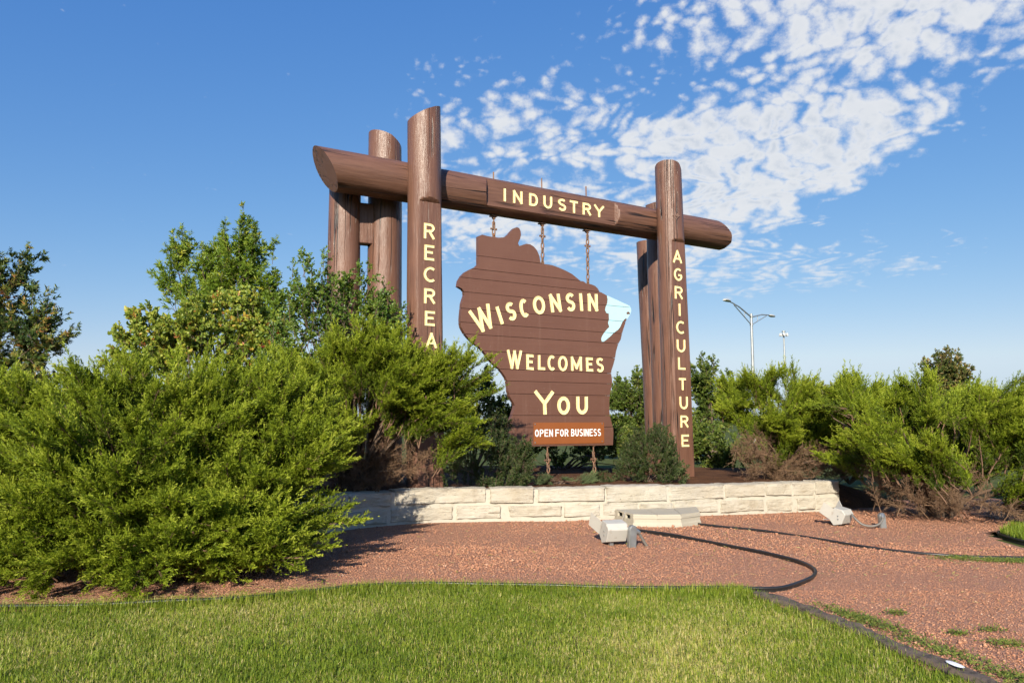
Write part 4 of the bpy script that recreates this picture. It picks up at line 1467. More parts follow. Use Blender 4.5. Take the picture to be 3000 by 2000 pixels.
def dead_bough(seed, L=0.9, n1=26):
    """bare brown branch: stem, side twigs, curled twiglets"""
    rng = np.random.default_rng(seed)
    p = stem_curve(rng, L, 0.0, rng.uniform(-0.25, 0.05) * L, 0.08 * L)
    stems = PB()
    stems.tube([tuple(x) for x in p], [0.012 * (1 - 0.8 * i / 8) + 0.002 for i in range(9)], 4, cap=False)
    t = rng.uniform(0.15, 1, n1)
    q, tg = at_curve(p, t)
    Bs, Ds, Ls = [], [], []
    for i in range(n1):
        d = nrm(tg[i] + perp(tg[i][None], rng)[0] * rng.uniform(0.5, 1.1))
        ls = rng.uniform(0.12, 0.30)
        e = q[i] + d * ls + np.array([0, 0, rng.uniform(-0.06, 0.03)])
        mid = (q[i] + e) / 2 + rng.normal(0, 0.012, 3)
        stems.tube([tuple(q[i]), tuple(mid), tuple(e)], [0.004, 0.003, 0.0015], 3, cap=False)
        m = 16
        s = rng.uniform(0.15, 1, m)
        b = q[i] + (e - q[i]) * s[:, None]
        dd = np.repeat(d[None], m, 0)
        Bs.append(b)
        Ds.append(nrm(dd + perp(dd, rng) * 0.9 + np.array([0, 0, -0.1])))
        Ls.append(rng.uniform(0.03, 0.085, m))
    B, D, Lq = (np.concatenate(x) for x in (Bs, Ds, Ls))
    return foliage_mesh('dead_branch', B, D, Lq, np.full(len(B), 0.006), perp(D, rng), np.zeros(len(B)), M_DEAD, stems, M_DEAD)


def leafy_branch(seed, leaf, L=0.8, ntw=16, nlf=9, ll=0.07, lw=0.035, shape='oval', tint_mu=0.45, tint_sd=0.18, tw=0.30, up=0.15, stem_mat=M_BARK, stem_r=0.008, droop=0.0, tip_tint=0.1, whorl=0.6):
    rng = np.random.default_rng(seed)
    p = stem_curve(rng, L, 0.0, rng.uniform(-0.1, 0.15) * L + droop * L, 0.06 * L)
    stems = PB()
    stems.tube([tuple(x) for x in p], [stem_r * (1 - 0.75 * i / 8) + 0.0012 for i in range(9)], 4, cap=False)
    t = np.concatenate([rng.uniform(0.12, 0.98, ntw - 1), [1.0]])
    q, tg = at_curve(p, t * 0.999)
    Bs, Ds, Ls, Ts = [], [], [], []
    for i in range(ntw):
        d = nrm(tg[i] * (0.7 if t[i] < 0.99 else 3) + perp(tg[i][None], rng)[0] * rng.uniform(0.5, 1.0) + np.array([0, 0, up]))
        ls = tw * rng.uniform(0.5, 1.1) * (1.15 - 0.5 * t[i])
        e = q[i] + d * ls
        stems.tube([tuple(q[i]), tuple(e)], [0.0035, 0.0012], 3, cap=False)
        s = np.sort(np.concatenate([rng.uniform(0.1, 1, nlf - 1), [1.0]]))
        b = q[i] + (e - q[i]) * s[:, None]
        dd = np.repeat(d[None], nlf, 0)
        Bs.append(b)
        Ds.append(nrm(dd * 0.6 + perp(dd, rng) * whorl + np.array([0, 0, -0.10])))
        Ls.append(ll * rng.uniform(0.6, 1.2, nlf))
        mu = tint_mu + rng.normal(0, tint_sd * 0.8) + tip_tint * (t[i] - 0.5)
        Ts.append(mu + rng.normal(0, tint_sd * 0.6, nlf))
    B, D, Lq, T = (np.concatenate(x) for x in (Bs, Ds, Ls, Ts))
    # leaves lie roughly flat: side vector near horizontal
    sd_ = np.cross(D, np.array([0, 0, 1.0])) + rng.normal(0, 0.45, D.shape)
    sd_ -= D * np.sum(sd_ * D, -1, keepdims=True)
    return foliage_mesh('branch', B, D, Lq, Lq * (lw / ll), nrm(sd_), np.clip(T, 0, 1), leaf, stems, stem_mat, shape)


def orient(d, roll=0.0):
    x = Vector(d).normalized()
    z = Vector((0, 0, 1))
    y = z.cross(x)
    if y.length < 1e-3:
        y = Vector((0, 1, 0))
    y.normalize()
    z = x.cross(y)
    M = Matrix((x, y, z)).transposed()
    return M @ Matrix.Rotation(roll, 3, 'X')


def put(name, me, root, pos, d, sc, roll, flip=False):
    o = bpy.data.objects.new(name, me)
    COL.objects.link(o)
    o.parent = root
    M = orient(d, roll).to_4x4()
    M = Matrix.Translation(Vector(pos) - root.location) @ M @ Matrix.Diagonal((sc, sc * (-1 if flip else 1), sc, 1))
    o.matrix_local = M
    return o


def trunk_limbs(root, base, tips, r0, mat, rng, name='trunk'):
    """one mesh: short trunk and limbs curving up to the given points"""
    pb = PB()
    b = Vector(base)
    for tp in tips:
        tp = Vector(tp)
        mid = b.lerp(tp, 0.5) + Vector((rng.uniform(-.08, .08), rng.uniform(-.08, .08), 0.10 * (tp - b).length))
        pts = smooth_path([tuple(b - Vector((0, 0, 0.15))), tuple(b.lerp(mid, 0.5)), tuple(mid), tuple(tp)], 4)
        n = len(pts)
        pb.tube(pts, [r0 * (1 - 0.85 * i / (n - 1)) for i in range(n)], 6)
    return pb.build(name, mat, root, 60, 0, root.location)


def crown(root, lobes, variants, n, rootpt, rng, size, name='bough', zmin=-0.4, radial=0.7, outward=0.45, up=0.15, jit=0.22, depth=(0.72, 1.02), gmin=0.05, roll=0.5, pads=0.0, flatten=1.0):
    """spread copies of the variant boughs through the lobes (cx,cy,cz,rx,ry,rz[,weight])"""
    w = np.array([(l[3] * l[4] + l[4] * l[5] + l[3] * l[5]) * (l[6] if len(l) > 6 else 1.0) for l in lobes])
    w = w / w.sum()
    made, tips = 0, []
    tries = pad_left = 0
    pad_tip = pad_d = None
    while made < n and tries < n * 30:
        tries += 1
        if pads and pad_left > 0:
            pad_left -= 1
            tip = pad_tip + Vector((rng.gauss(0, pads), rng.gauss(0, pads), rng.gauss(0, pads * 0.6)))
            if tip.z < gmin:
                continue
            d = (pad_d + Vector((rng.gauss(0, 0.24), rng.gauss(0, 0.24), rng.gauss(0, 0.15)))).normalized()
            sc = rng.uniform(0.65, 1.15) * size
            pos = tip - d * sc * 0.92
            pos.z = max(pos.z, 0.06)
            put(name, rng.choice(variants), root, pos, d, sc, rng.uniform(-roll, roll), rng.random() < 0.5)
            tips.append(pos)
            made += 1
            continue
        li = rng.choices(range(len(lobes)), weights=w)[0]
        c, r = Vector(lobes[li][:3]), lobes[li][3:6]
        v = Vector((rng.gauss(0, 1), rng.gauss(0, 1), rng.gauss(0, 1))).normalized()
        if v.z < zmin:
            continue
        k = rng.uniform(*depth)
        tip = Vector((c.x + v.x * r[0] * k, c.y + v.y * r[1] * k, c.z + v.z * r[2] * k))
        if tip.z < gmin:
            continue
        inside = False
        for lj, l in enumerate(lobes):
            if lj != li and ((tip.x - l[0]) / l[3]) ** 2 + ((tip.y - l[1]) / l[4]) ** 2 + ((tip.z - l[2]) / l[5]) ** 2 < 0.40:
                inside = True
        if inside and rng.random() < 0.85:
            continue
        on = Vector((v.x / r[0], v.y / r[1], v.z / r[2])).normalized()
        d = (tip - Vector(rootpt)).normalized() * radial + on * outward + Vector((0, 0, up)) + Vector((rng.gauss(0, jit), rng.gauss(0, jit), rng.gauss(0, jit)))
        d.z *= flatten
        d.normalize()
        sc = rng.uniform(0.75, 1.2) * size
        Lb = sc
        pos = tip - d * Lb * 0.92
        if pos.z < 0.06:
            pos.z = 0.06
        put(name, rng.choice(variants), root, pos, d, sc, rng.uniform(-roll, roll), rng.random() < 0.5)
        tips.append(pos)
        made += 1
        pad_tip, pad_d, pad_left = tip, d, rng.randint(3, 7)
    return tips


JUN = [juniper_bough(300 + i) for i in range(6)]
JUN_LONG = [juniper_bough(330 + i, 1.0, 48, open_=0.05, flat=0.4) for i in range(3)]
DEAD = [dead_bough(360 + i) for i in range(4)]
JR = random.Random(21)


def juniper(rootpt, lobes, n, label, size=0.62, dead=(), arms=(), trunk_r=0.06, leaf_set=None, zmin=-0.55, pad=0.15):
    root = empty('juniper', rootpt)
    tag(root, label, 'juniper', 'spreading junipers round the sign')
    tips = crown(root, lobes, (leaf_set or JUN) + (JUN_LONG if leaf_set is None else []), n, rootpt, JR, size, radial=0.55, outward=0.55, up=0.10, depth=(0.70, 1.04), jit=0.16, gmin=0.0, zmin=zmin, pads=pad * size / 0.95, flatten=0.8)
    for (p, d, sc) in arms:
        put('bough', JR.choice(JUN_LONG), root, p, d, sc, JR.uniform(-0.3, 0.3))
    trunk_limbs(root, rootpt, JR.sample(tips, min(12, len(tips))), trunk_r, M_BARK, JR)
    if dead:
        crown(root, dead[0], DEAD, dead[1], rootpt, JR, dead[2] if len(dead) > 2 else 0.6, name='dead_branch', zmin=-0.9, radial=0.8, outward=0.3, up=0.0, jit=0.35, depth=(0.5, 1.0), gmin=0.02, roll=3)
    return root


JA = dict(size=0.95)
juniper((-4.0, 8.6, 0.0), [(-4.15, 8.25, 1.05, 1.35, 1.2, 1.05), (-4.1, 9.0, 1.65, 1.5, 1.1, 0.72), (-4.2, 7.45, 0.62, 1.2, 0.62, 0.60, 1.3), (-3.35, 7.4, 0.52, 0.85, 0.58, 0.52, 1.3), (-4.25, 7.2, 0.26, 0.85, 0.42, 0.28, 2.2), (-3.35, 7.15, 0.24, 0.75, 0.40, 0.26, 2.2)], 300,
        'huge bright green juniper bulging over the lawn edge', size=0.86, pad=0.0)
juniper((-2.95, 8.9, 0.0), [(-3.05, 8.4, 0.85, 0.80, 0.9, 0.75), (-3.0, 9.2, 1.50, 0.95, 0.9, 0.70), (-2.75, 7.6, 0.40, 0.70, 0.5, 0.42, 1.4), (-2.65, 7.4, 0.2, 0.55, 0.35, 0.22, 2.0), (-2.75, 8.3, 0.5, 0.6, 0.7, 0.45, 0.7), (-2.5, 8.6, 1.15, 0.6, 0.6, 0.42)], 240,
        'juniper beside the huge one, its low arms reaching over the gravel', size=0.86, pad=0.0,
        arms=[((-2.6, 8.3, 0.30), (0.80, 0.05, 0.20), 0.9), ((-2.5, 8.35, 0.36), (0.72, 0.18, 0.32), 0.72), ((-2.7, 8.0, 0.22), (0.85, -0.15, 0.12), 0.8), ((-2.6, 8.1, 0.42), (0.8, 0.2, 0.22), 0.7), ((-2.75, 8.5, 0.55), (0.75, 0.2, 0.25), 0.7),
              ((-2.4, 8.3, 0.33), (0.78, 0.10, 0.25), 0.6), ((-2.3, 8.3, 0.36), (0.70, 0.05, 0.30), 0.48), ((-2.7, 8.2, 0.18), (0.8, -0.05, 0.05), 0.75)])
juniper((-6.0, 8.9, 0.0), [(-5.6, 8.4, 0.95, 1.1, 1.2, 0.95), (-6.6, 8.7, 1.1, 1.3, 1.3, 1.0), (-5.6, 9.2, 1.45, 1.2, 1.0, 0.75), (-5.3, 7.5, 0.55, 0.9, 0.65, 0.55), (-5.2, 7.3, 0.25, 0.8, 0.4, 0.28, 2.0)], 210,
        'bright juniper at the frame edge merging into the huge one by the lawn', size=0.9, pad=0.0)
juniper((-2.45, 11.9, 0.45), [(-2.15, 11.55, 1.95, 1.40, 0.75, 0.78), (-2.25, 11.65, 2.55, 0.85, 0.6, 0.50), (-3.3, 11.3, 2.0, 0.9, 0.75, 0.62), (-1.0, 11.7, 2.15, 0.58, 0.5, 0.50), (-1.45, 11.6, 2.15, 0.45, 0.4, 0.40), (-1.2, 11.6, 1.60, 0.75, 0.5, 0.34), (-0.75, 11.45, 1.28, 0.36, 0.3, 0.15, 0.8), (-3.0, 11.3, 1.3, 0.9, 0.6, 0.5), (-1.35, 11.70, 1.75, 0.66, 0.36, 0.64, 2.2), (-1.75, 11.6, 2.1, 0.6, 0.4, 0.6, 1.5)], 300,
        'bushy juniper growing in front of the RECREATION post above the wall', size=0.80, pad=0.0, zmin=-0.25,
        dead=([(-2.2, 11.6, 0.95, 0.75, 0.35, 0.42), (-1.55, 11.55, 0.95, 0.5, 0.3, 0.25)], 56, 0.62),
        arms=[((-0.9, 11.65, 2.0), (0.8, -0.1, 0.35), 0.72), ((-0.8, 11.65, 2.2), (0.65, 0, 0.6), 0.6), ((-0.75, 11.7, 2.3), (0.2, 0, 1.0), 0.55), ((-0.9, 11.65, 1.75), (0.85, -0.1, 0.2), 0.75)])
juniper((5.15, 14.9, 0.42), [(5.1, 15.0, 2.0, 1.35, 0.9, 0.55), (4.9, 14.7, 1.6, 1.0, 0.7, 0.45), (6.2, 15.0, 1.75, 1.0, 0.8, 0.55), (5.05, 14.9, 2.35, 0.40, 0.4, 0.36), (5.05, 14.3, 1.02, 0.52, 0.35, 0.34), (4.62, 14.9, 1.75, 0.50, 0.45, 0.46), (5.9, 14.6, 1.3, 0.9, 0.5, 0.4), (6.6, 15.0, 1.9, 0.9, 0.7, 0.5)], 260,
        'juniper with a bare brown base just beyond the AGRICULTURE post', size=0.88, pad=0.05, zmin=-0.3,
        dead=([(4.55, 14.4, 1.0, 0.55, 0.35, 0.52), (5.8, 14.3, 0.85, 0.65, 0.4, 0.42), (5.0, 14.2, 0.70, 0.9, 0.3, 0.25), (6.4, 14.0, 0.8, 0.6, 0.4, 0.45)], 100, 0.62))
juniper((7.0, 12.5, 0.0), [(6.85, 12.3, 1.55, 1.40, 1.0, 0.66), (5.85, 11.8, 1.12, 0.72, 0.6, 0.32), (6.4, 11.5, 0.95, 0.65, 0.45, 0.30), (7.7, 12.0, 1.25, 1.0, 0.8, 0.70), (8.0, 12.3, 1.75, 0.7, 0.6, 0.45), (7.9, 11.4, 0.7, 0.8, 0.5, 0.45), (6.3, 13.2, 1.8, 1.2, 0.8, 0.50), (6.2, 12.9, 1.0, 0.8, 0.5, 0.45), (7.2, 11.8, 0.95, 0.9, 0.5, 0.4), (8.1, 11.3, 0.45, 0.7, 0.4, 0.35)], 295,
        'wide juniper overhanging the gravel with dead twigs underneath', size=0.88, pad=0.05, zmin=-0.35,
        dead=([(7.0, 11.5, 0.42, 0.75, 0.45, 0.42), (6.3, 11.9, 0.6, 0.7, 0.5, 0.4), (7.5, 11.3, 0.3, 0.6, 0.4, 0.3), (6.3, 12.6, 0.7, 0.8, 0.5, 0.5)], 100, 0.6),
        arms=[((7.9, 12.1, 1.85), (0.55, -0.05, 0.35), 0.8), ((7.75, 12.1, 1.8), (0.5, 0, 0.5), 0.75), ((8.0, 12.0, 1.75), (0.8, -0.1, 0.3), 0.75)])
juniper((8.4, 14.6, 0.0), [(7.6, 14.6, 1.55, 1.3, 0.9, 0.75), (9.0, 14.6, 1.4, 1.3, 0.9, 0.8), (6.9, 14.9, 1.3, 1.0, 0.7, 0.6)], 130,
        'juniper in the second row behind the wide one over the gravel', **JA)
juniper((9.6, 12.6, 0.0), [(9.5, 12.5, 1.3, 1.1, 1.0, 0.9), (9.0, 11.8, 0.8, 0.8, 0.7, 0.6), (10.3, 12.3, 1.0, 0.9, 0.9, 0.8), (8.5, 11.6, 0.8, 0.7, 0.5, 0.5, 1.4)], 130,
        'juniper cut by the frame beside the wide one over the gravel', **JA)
GJ = [juniper_bough(380 + i, 1.0, 44, M_GJUN) for i in range(2)]
juniper((0.75, 13.2, 0.45), [(0.75, 13.1, 0.60, 0.42, 0.3, 0.20), (1.15, 13.3, 0.55, 0.3, 0.25, 0.15)], 26, 'small grey-green creeping juniper under the hanging sign', size=0.32, trunk_r=0.02, leaf_set=GJ)


def shrub(name, rootpt, lobes, n, variants, label, cat, size, group=None, trunk_r=0.03, limbs=9, **kw):
    root = empty(name, rootpt)
    tag(root, label, cat, group)
    tips = crown(root, lobes, variants, n, rootpt, JR, size, name='branch', **kw)
    trunk_limbs(root, rootpt, JR.sample(tips, min(limbs, len(tips))), trunk_r, M_BARK, JR)
    return root


ASH = [leafy_branch(400 + i, M_ASH, 0.8, 17, 15, 0.115, 0.032, 'lance', 0.5, 0.16, 0.26, 0.25) for i in range(4)]
VIB = [leafy_branch(420 + i, M_VIB, 0.7, 15, 9, 0.098, 0.080, 'oval', 0.52, 0.20, 0.22, 0.2, tip_tint=0.25) for i in range(5)]
SHR = [leafy_branch(440 + i, M_SHRUB, 0.7, 14, 10, 0.068, 0.042, 'oval', 0.5, 0.2, 0.22, 0.3) for i in range(4)]
DRK = [leafy_branch(460 + i, M_DARK, 0.6, 30, 18, 0.034, 0.017, 'oval', 0.5, 0.18, 0.16, 0.3, stem_r=0.005) for i in range(4)]
AUT = [leafy_branch(480 + i, M_AUT, 0.8, 16, 14, 0.105, 0.034, 'lance', 0.52, 0.17, 0.26, 0.1) for i in range(4)]
TRE = [leafy_branch(500 + i, M_TREE, 0.8, 22, 14, 0.075, 0.045, 'oval', 0.5, 0.2, 0.28, 0.2) for i in range(4)]
RTR = [leafy_branch(520 + i, M_RTREE, 0.8, 20, 12, 0.085, 0.05, 'oval', 0.5, 0.22, 0.28, 0.2, tip_tint=0.4) for i in range(3)]

# young ash with upright leaders, behind the viburnum
shrub('ash_tree', (-6.3, 16.2, 0.2), [(-5.8, 16.1, 5.15, 0.72, 0.6, 1.25), (-7.35, 16.2, 4.80, 0.66, 0.55, 1.15), (-6.6, 16.3, 4.65, 0.55, 0.5, 1.15), (-6.4, 16.2, 3.6, 1.4, 0.8, 1.3), (-5.2, 16.0, 4.0, 0.60, 0.5, 1.0)], 240, ASH,
      'young ash with several upright leafy leaders behind the viburnum', 'tree', 0.75, trunk_r=0.05, radial=0.25, outward=0.5, up=0.6, depth=(0.5, 1.0), roll=3)
# viburnum
vb = shrub('viburnum_shrub', (-5.3, 13.2, 0.3), [(-5.3, 13.0, 2.85, 1.35, 0.9, 0.95), (-6.4, 13.0, 2.85, 0.75, 0.7, 0.85), (-4.3, 13.0, 2.45, 0.85, 0.8, 0.85), (-5.1, 13.2, 3.5, 1.1, 0.6, 0.60), (-6.3, 13.0, 2.0, 0.9, 0.7, 0.6), (-3.75, 12.9, 2.2, 0.5, 0.5, 0.8), (-7.4, 13.2, 1.9, 0.6, 0.5, 0.5)], 300, VIB,
           'viburnum with yellowing lobed leaves and red berries above the front juniper', 'shrub', 0.62, radial=0.5, outward=0.55, up=0.25, roll=3)
pbb = PB()
for cl in range(26):
    a = JR.uniform(0, 6.28)
    l = JR.choice([(-5.3, 13.0, 2.55, 1.35, 0.9, 0.95), (-4.3, 13.0, 2.15, 0.85, 0.8, 0.85), (-6.2, 13.0, 2.3, 0.75, 0.7, 0.80), (-3.9, 12.7, 2.0, 0.5, 0.5, 0.6)])
    ph = JR.uniform(-0.6, 0.9)
    c = Vector((l[0] + l[3] * 1.02 * math.cos(ph) * math.sin(a * 0.2), l[1] - l[4] * 1.02 * math.cos(ph) * abs(math.cos(a)) - 0.02, l[2] + l[5] * math.sin(ph)))
    c.x += JR.uniform(-0.8, 0.8) * l[3] * 0.8
    for b in range(9):
        q = c + Vector((JR.gauss(0, 0.022), JR.gauss(0, 0.02), JR.gauss(0, 0.022)))
        r_ = 0.0085
        pbb.add([q + Vector(v) * r_ for v in ((1, 0, 0), (-1, 0, 0), (0, 1, 0), (0, -1, 0), (0, 0, 1), (0, 0, -1))], [(0, 2, 4), (2, 1, 4), (1, 3, 4), (3, 0, 4), (2, 0, 5), (1, 2, 5), (3, 1, 5), (0, 3, 5)])
o = pbb.build('berries', M_BERRY, vb, 180, 0, vb.location)
o['kind'] = 'stuff'
# shrub in front of the rear posts
shrub('leafy_shrub', (-2.75, 12.3, 0.45), [(-2.6, 11.95, 3.45, 0.70, 0.35, 0.90), (-3.25, 11.9, 3.45, 0.60, 0.4, 1.05), (-2.15, 12.05, 3.25, 0.50, 0.25, 0.65), (-2.9, 12.0, 2.5, 1.0, 0.5, 0.8), (-3.75, 12.0, 2.5, 0.6, 0.5, 0.8), (-1.82, 11.98, 3.35, 0.20, 0.15, 0.60)], 260, SHR,
      'loose leafy shrub climbing in front of the rear logs', 'shrub', 0.62, radial=0.4, outward=0.3, up=0.65, jit=0.3, depth=(0.4, 1.05), roll=3, trunk_r=0.02)
# dark fine-leaved shrubs either side of the sign
shrub('dark_shrub', (-0.35, 12.75, 0.45), [(-0.45, 12.7, 1.35, 0.62, 0.42, 0.72), (-0.95, 12.6, 1.0, 0.5, 0.35, 0.55), (0.12, 12.6, 1.0, 0.42, 0.35, 0.50), (0.25, 12.65, 0.98, 0.20, 0.2, 0.40), (-0.1, 12.4, 0.75, 0.6, 0.3, 0.3)], 260, DRK,
      'dark fine-leaved shrub overlapping the lower edge of the sign near the wall', 'shrub', 0.48, 'dark shrubs by the sign', radial=0.5, outward=0.4, up=0.55, roll=3, trunk_r=0.015)
shrub('dark_shrub', (2.45, 13.9, 0.42), [(2.45, 13.8, 1.05, 0.62, 0.5, 0.58), (2.15, 13.7, 0.80, 0.50, 0.4, 0.38), (2.75, 13.9, 1.3, 0.35, 0.35, 0.42), (2.9, 13.8, 0.8, 0.4, 0.35, 0.4)], 260, DRK,
      'rounded dark green shrub at the foot of the AGRICULTURE post', 'shrub', 0.46, 'dark shrubs by the sign', radial=0.5, outward=0.45, up=0.5, roll=3, trunk_r=0.015)
# tall hedge shrubs behind the sign
shrub('hedge_shrub', (1.1, 17.2, 0.4), [(1.1, 17.0, 1.0, 1.4, 0.6, 0.75), (2.3, 17.2, 0.95, 0.9, 0.6, 0.7)], 80, TRE, 'dark hedge shrub in the shade seen under the hanging sign', 'shrub', 0.62, roll=3, radial=0.4, outward=0.5, up=0.3)
shrub('hedge_shrub', (-0.9, 17.6, 0.4), [(-0.75, 17.4, 1.7, 0.95, 0.7, 1.15), (0.0, 17.4, 1.3, 0.8, 0.6, 0.9)], 80, TRE, 'leafy shrub behind the narrow waist of the sign', 'shrub', 0.7, roll=3, radial=0.4, outward=0.5, up=0.3)
shrub('hedge_shrub', (4.2, 19.5, 0.3), [(4.2, 19.2, 1.0, 1.5, 0.7, 0.9), (5.8, 19.2, 0.9, 1.3, 0.7, 0.9)], 80, TRE, 'hedge shrub behind the bare foot of the juniper past the AGRICULTURE post', 'shrub', 0.9, roll=3, radial=0.4, outward=0.5, up=0.3)
shrub('hedge_shrub', (8.2, 18.5, 0.2), [(7.6, 18.2, 1.0, 1.3, 0.7, 0.95), (9.3, 18.0, 1.0, 1.4, 0.7, 1.0)], 80, TRE, 'hedge shrub in the dark gap above the end of the limestone wall', 'shrub', 0.9, roll=3, radial=0.4, outward=0.5, up=0.3)
shrub('low_shrub', (1.62, 13.5, 0.44), [(1.6, 13.4, 0.62, 0.35, 0.25, 0.20)], 26, DRK, 'low brownish shrub on the bed between the two lower chains', 'shrub', 0.3, roll=3, trunk_r=0.01)


def tree(name, base, lobes, n, variants, label, size, trunk_r, group=None, **kw):
    root = empty(name, base)
    tag(root, label, 'tree', group)
    tips = crown(root, lobes, variants, n, (base[0], base[1], base[2] + 1.0), JR, size, name='branch', zmin=-0.8, roll=3, gmin=0.3, depth=(0.45, 1.03), **kw)
    trunk_limbs(root, base, JR.sample(tips, min(14, len(tips))), trunk_r, M_BARK, JR)
    return root


tree('small_tree', (4.9, 30.0, 0.0), [(4.9, 30, 2.55, 1.65, 1.5, 1.25), (4.4, 30, 1.6, 1.7, 1.4, 1.0), (5.8, 29.8, 1.9, 1.0, 1.0, 1.0)], 120, TRE, 'round green tree seen between the sign and the AGRICULTURE post', 1.25, 0.12, 'trees beyond the sign', radial=0.5, outward=0.6, up=0.2)
tree('small_tree', (7.9, 30.0, 0.0), [(7.7, 30, 3.05, 1.05, 1.1, 1.4), (8.45, 30, 2.5, 1.05, 1.1, 1.2), (7.5, 30, 1.5, 1.4, 1.1, 1.0)], 110, TRE, 'round green tree just past the AGRICULTURE post', 1.25, 0.12, 'trees beyond the sign', radial=0.5, outward=0.6, up=0.2)
tree('small_tree', (17.5, 30.0, 0.0), [(17.4, 30, 3.5, 1.15, 0.9, 1.15), (17.3, 30, 2.5, 1.5, 1.1, 0.9), (18.2, 30, 2.0, 1.2, 1.0, 0.7), (16.6, 30, 1.8, 0.9, 0.9, 0.6)], 170, RTR, 'bronze-green tree rising behind the wide juniper', 1.15, 0.12, 'trees beyond the sign', radial=0.6, outward=0.6, up=0.25)
tree('small_tree', (11.3, 27.5, 0.0), [(11.35, 27.5, 2.0, 0.6, 0.6, 1.05)], 45, RTR, 'small treetop peeking over the juniper beside the mast', 0.85, 0.06, 'trees beyond the sign', radial=0.5, outward=0.4, up=0.6)
# tree at the edge of the frame
tree('autumn_tree', (-10.6, 15.0, 0.0), [(-10.4, 15, 4.15, 1.05, 0.9, 1.25), (-9.6, 15, 3.45, 0.72, 0.7, 0.95), (-9.75, 14.8, 2.55, 0.75, 0.7, 0.75), (-10.6, 15, 2.3, 1.3, 1.0, 1.3), (-9.7, 15.0, 1.7, 0.6, 0.6, 0.5)], 270, AUT, 'tree with yellowing leaves at the edge by the front juniper', 0.8, 0.10, radial=0.5, outward=0.55, up=0.25)

# ------------------------------------------------------------------ grass, gravel stones, weeds
def grass_mesh(name, X, Y, Z, rng, hmin, hmax, w, tint, lean=0.45):
    n = len(X)
    az = rng.uniform(0, 2 * np.pi, n)
    h = rng.uniform(hmin, hmax, n) if np.isscalar(hmin) else hmin + (hmax - hmin) * rng.random(n)
    ln = rng.normal(0, lean, n)
    dx, dy = np.cos(az), np.sin(az)
    sx, sy = -dy, dx
    w = w * rng.uniform(0.7, 1.3, n)
    b = np.stack([X, Y, Z], -1)
    s = np.stack([sx, sy, np.zeros(n)], -1) * (w / 2)[:, None]
    m = b + np.stack([dx * h * ln * 0.35, dy * h * ln * 0.35, h * 0.55], -1)
    tpt = b + np.stack([dx * h * ln * 1.1, dy * h * ln * 1.1, h * (1 - 0.25 * np.abs(ln))], -1)
    V = np.stack([b - s, b + s, m + s * 0.8, m - s * 0.8, tpt], 1).reshape(-1, 3)
    o = np.arange(n)[:, None] * 5
    return mesh_np(name, V, [o + np.array([[0, 1, 2, 3]]), o + np.array([[3, 2, 4]])], np.repeat(np.clip(tint, 0, 1), 5), [M_GRASS])


def fnoise(X, Y, s, seed):
    rng = np.random.default_rng(seed)
    out = np.zeros_like(X)
    for k in range(7):
        a = rng.uniform(0, 2 * np.pi)
        f = s * rng.uniform(0.5, 2.2)
        out += np.sin((X * np.cos(a) + Y * np.sin(a)) * f + rng.uniform(0, 6.28))
    return out / 7 * 1.6


rng = np.random.default_rng(5)
XS, YS = [], []
for (x0, x1, y0, y1, dens) in ((-3.6, 3.2, 3.4, 5.2, 11000), (-4.6, 3.0, 5.2, 7.5, 10500), (-7.5, -4.6, 4.0, 6.6, 4500), (-5.0, -3.6, 3.2, 5.2, 7000), (-3.6, 3.4, 2.4, 3.4, 3500)):
    n = int((x1 - x0) * (y1 - y0) * dens)
    XS.append(rng.uniform(x0, x1, n))
    YS.append(rng.uniform(y0, y1, n))
X, Y = np.concatenate(XS), np.concatenate(YS)
ok = in_poly(X, Y, LAWN_POLY)
X, Y = X[ok], Y[ok]
dry = fnoise(X, Y, 1.6, 1) + 0.5 * fnoise(X, Y, 6.0, 2) + 0.25 * fnoise(X, Y, 16.0, 8)
edge_y = np.interp(X, [p[0] for p in EDGE_PATH[:13]], [p[1] for p in EDGE_PATH[:13]])
near = np.exp(-((edge_y - Y) / 0.22) ** 2) + np.exp(-(np.abs(X - np.interp(Y, [p[1] for p in TIMBER_PATH][::-1], [p[0] for p in TIMBER_PATH][::-1])) / 0.25) ** 2) * (Y < 7.05)
tint = 0.42 + 0.14 * dry + rng.normal(0, 0.20, len(X)) - 0.12 * near
straw = rng.random(len(X)) < (0.25 + 0.22 * np.clip(dry, -0.8, 1.2)) * (1 - 0.75 * np.clip(near, 0, 1))
tint = np.where(straw, rng.uniform(0.80, 1.0, len(X)), tint)
Z = np.full(len(X), -0.015)
hm = np.where(straw, 0.028, 0.034) + 0.030 * near * rng.random(len(X)) + 0.008 * fnoise(X, Y, 3.0, 4)
g = link('lawn_grass', grass_mesh('lawn_grass', X, Y, Z, rng, np.maximum(0.015, hm * 0.7), hm * 1.9, 0.0052, tint, 0.75), None)
tag(g, 'mown green and straw-coloured lawn grass in the foreground', 'grass', kind='stuff')

tx, ty, th = [], [], []
for c in range(46):
    cx, cy = rng.uniform(-4.2, 2.6), rng.uniform(3.9, 7.1)
    m = int(rng.integers(25, 90))
    tx.append(cx + rng.normal(0, 0.07, m))
    ty.append(cy + rng.normal(0, 0.055, m))
    th.append(np.full(m, rng.uniform(0.05, 0.085)))
X, Y, hh = np.concatenate(tx), np.concatenate(ty), np.concatenate(th)
ok = in_poly(X, Y, LAWN_POLY)
X, Y, hh = X[ok], Y[ok], hh[ok]
g = link('grass_tufts', grass_mesh('grass_tufts', X, Y, np.full(len(X), -0.012), rng, hh * 0.7, hh * 1.4, 0.006, 0.28 + rng.normal(0, 0.15, len(X)), 0.9), None)
tag(g, 'tufts of longer darker grass scattered through the lawn', 'grass', kind='stuff')

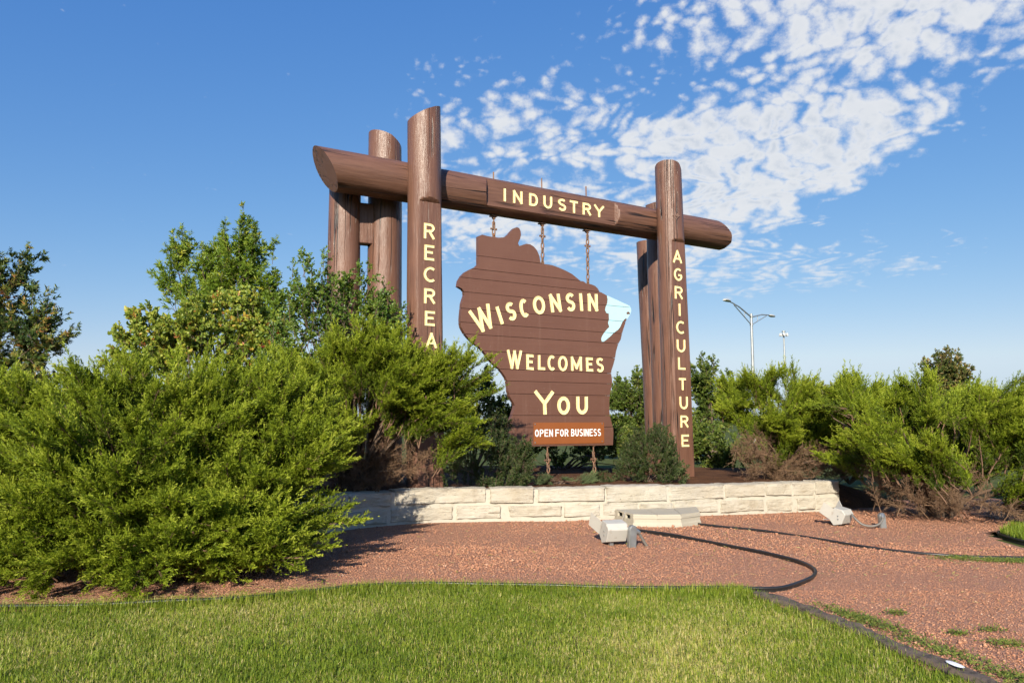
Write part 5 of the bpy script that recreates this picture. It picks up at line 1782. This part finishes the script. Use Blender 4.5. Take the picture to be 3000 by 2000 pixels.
# grass patch at the far edge of the gravel and rough grass under the junipers
n = 26000
X, Y = rng.uniform(6.2, 8.6, n), rng.uniform(8.2, 11.4, n)
P3 = [(7.1, 9.3), (6.72, 9.7), (6.66, 10.2), (6.8, 10.7), (7.4, 11.3), (9, 11.3), (9, 8.2), (7.6, 8.7)]
ok = in_poly(X, Y, P3)
X, Y = X[ok], Y[ok]
pb = PB()
pb.add([(x, y, 0.036) for x, y in P3], [tuple(range(len(P3)))])
tag(pb.build('grass_verge', M_TURF), kind='structure')
g = link('verge_grass', grass_mesh('verge_grass', X, Y, np.full(len(X), 0.03), rng, 0.05, 0.13, 0.006, 0.35 + rng.normal(0, 0.18, len(X))), None)
tag(g, 'longer green grass at the far edge of the gravel', 'grass', kind='stuff')
# strands creeping over the edging and along the juniper's foot
n = 11000
t = rng.random(n)
ep = np.array(smooth_path(EDGE_PATH[1:13], 8))
i = (t * (len(ep) - 2)).astype(int)
X = ep[i, 0] + rng.normal(0, 0.04, n)
Y = ep[i, 1] - 0.05 + rng.normal(0, 0.05, n)
g = link('edge_grass', grass_mesh('edge_grass', X, Y, np.full(n, 0.0), rng, 0.03, 0.12, 0.0045, 0.45 + rng.normal(0, 0.2, n), 0.55), None)
tag(g, 'long grass blades standing along the black edging of the lawn', 'grass', kind='stuff')

# loose crushed stones on the gravel bed
XS, YS = [], []
for (x0, x1, y0, y1, dens) in ((2.4, 6.8, 3.6, 7.2, 2300), (-2.8, 6.6, 7.0, 9.6, 1700), (-2.6, 7.8, 9.6, 13.4, 850), (-6.0, -2.4, 6.4, 8.0, 500)):
    n = int((x1 - x0) * (y1 - y0) * dens)
    XS.append(rng.uniform(x0, x1, n))
    YS.append(rng.uniform(y0, y1, n))
X, Y = np.concatenate(XS), np.concatenate(YS)
ok = in_poly(X, Y, GRAVEL_POLY)
wl = np.interp(X, [p[0] for p in WALL_PATH], [p[1] for p in WALL_PATH])
ok &= Y < np.where(X < 5.8, wl - 0.0, 14)
X, Y = X[ok], Y[ok]
n = len(X)
base = np.array([(1, 0, 0), (-1, 0, 0), (0, 1, 0), (0, -1, 0), (0, 0, 1), (0, 0, -1)], float)
size = rng.lognormal(-5.05, 0.38, n)
size = np.clip(size, 0.004, 0.020)
size *= np.clip(Y / 9.0, 0.75, 1.15)
size *= np.where(rng.random(n) < 0.012, rng.uniform(1.4, 2.0, n), 1.0) * np.clip(1 + 0.35 * fnoise(X, Y, 2.2, 12), 0.6, 1.5)
sh = rng.uniform(0.55, 1.25, (n, 6, 1))
Rm = np.linalg.qr(rng.normal(size=(n, 3, 3)))[0]
V = np.einsum('nij,kj->nki', Rm, base) * sh * size[:, None, None]
V[:, :, 2] *= 0.8
V += np.stack([X, Y, grav_h(X, Y) + size * 0.45], -1)[:, None, :]
F0 = np.array([(0, 2, 4), (2, 1, 4), (1, 3, 4), (3, 0, 4), (2, 0, 5), (1, 2, 5), (3, 1, 5), (0, 3, 5)])
F = (np.arange(n)[:, None, None] * 6 + F0[None]).reshape(-1, 3)
tint = np.clip(0.48 + rng.normal(0, 0.15, n), 0, 0.96)
tint = np.where((rng.random(n) < 0.010) & (size < 0.009), 1.0, tint)
g = link('gravel_stones', mesh_np('gravel_stones', V.reshape(-1, 3), [F], np.repeat(tint, 6), [M_GSTONE]), None)
tag(g, 'loose red crushed stones covering the bed and path', 'gravel', kind='stuff')

# creeping weeds
def weeds(patches, label, name='weed_patch'):
    Bs = []
    for cx, cy, rx, ry, n, rot in patches:
        a = rng.normal(0, 0.45, (n, 2))
        x, y = a[:, 0] * rx, a[:, 1] * ry
        Bs.append(np.stack([cx + x * math.cos(rot) - y * math.sin(rot), cy + x * math.sin(rot) + y * math.cos(rot), rng.uniform(0.012, 0.045, n)], -1))
    B = np.concatenate(Bs)
    n = len(B)
    D = nrm(np.stack([rng.normal(0, 1, n), rng.normal(0, 1, n), rng.uniform(0.1, 1.0, n)], -1))
    me = foliage_mesh(name, B, D, rng.uniform(0.012, 0.035, n), rng.uniform(0.006, 0.012, n), perp(D, rng), np.clip(rng.normal(0.5, 0.25, n), 0, 1), M_WEED, None, None, 'oval')
    o = link(name, me)
    tag(o, label, 'weeds', kind='stuff')


weeds([(5.5, 8.62, 0.55, 0.14, 1600, -0.1), (5.1, 8.80, 0.3, 0.1, 500, 0)], 'yellow-green creeping weeds beside the far black edging')
weeds([(2.78, 6.15, 0.55, 0.14, 1100, -1.25), (2.95, 5.35, 0.5, 0.13, 700, -1.25), (3.1, 4.75, 0.4, 0.15, 700, -1.2), (3.5, 5.0, 0.25, 0.1, 260, 0.2), (3.5, 5.5, 0.16, 0.1, 240, 0), (3.3, 5.75, 0.1, 0.06, 160, 0),
       (3.75, 5.3, 0.2, 0.1, 240, -0.5), (3.15, 6.35, 0.10, 0.05, 130, 0), (3.6, 5.85, 0.12, 0.06, 120, 0), (2.4, 11.95, 0.05, 0.04, 30, 0), (3.35, 4.5, 0.3, 0.2, 500, 0)], 'small green weed tufts scattered in the gravel path')
weeds([(-1.2, 12.6, 0.6, 0.2, 160, 0), (1.6, 12.7, 0.9, 0.25, 500, 0.15), (0.8, 12.5, 0.6, 0.2, 300, 0), (3.3, 13.6, 0.5, 0.2, 260, 0.2), (3.1, 14.3, 0.3, 0.2, 220, 0)], 'sparse green weeds on the soil behind the wall')

n = 2600
X = np.concatenate([rng.uniform(-5.6, -1.8, 1500), rng.uniform(2.6, 7.5, 500), rng.uniform(-1.8, 6.0, 600)])
Y = np.concatenate([np.interp(X[:1500], [p[0] for p in EDGE_PATH[:13]], [p[1] for p in EDGE_PATH[:13]]) + np.abs(rng.normal(0.1, 0.25, 1500)), rng.uniform(4.2, 11.0, 500), rng.uniform(7.6, 11.6, 600)])
ok = in_poly(X, Y, GRAVEL_POLY)
X, Y = X[ok], Y[ok]
n = len(X)
az = rng.uniform(0, 6.28, n)
D = np.stack([np.cos(az), np.sin(az), rng.normal(0, 0.12, n)], -1)
B = np.stack([X, Y, grav_h(X, Y) + 0.012 + rng.random(n) * 0.012], -1)
lt = foliage_mesh('litter', B, nrm(D), rng.uniform(0.03, 0.10, n), rng.uniform(0.005, 0.014, n), nrm(np.stack([-np.sin(az), np.cos(az), rng.normal(0, 0.2, n)], -1)), np.clip(rng.normal(0.86, 0.10, n), 0, 1), M_GRASS, None, None)
tag(link('litter', lt), 'dry straw and needles scattered on the gravel', 'litter', kind='stuff')
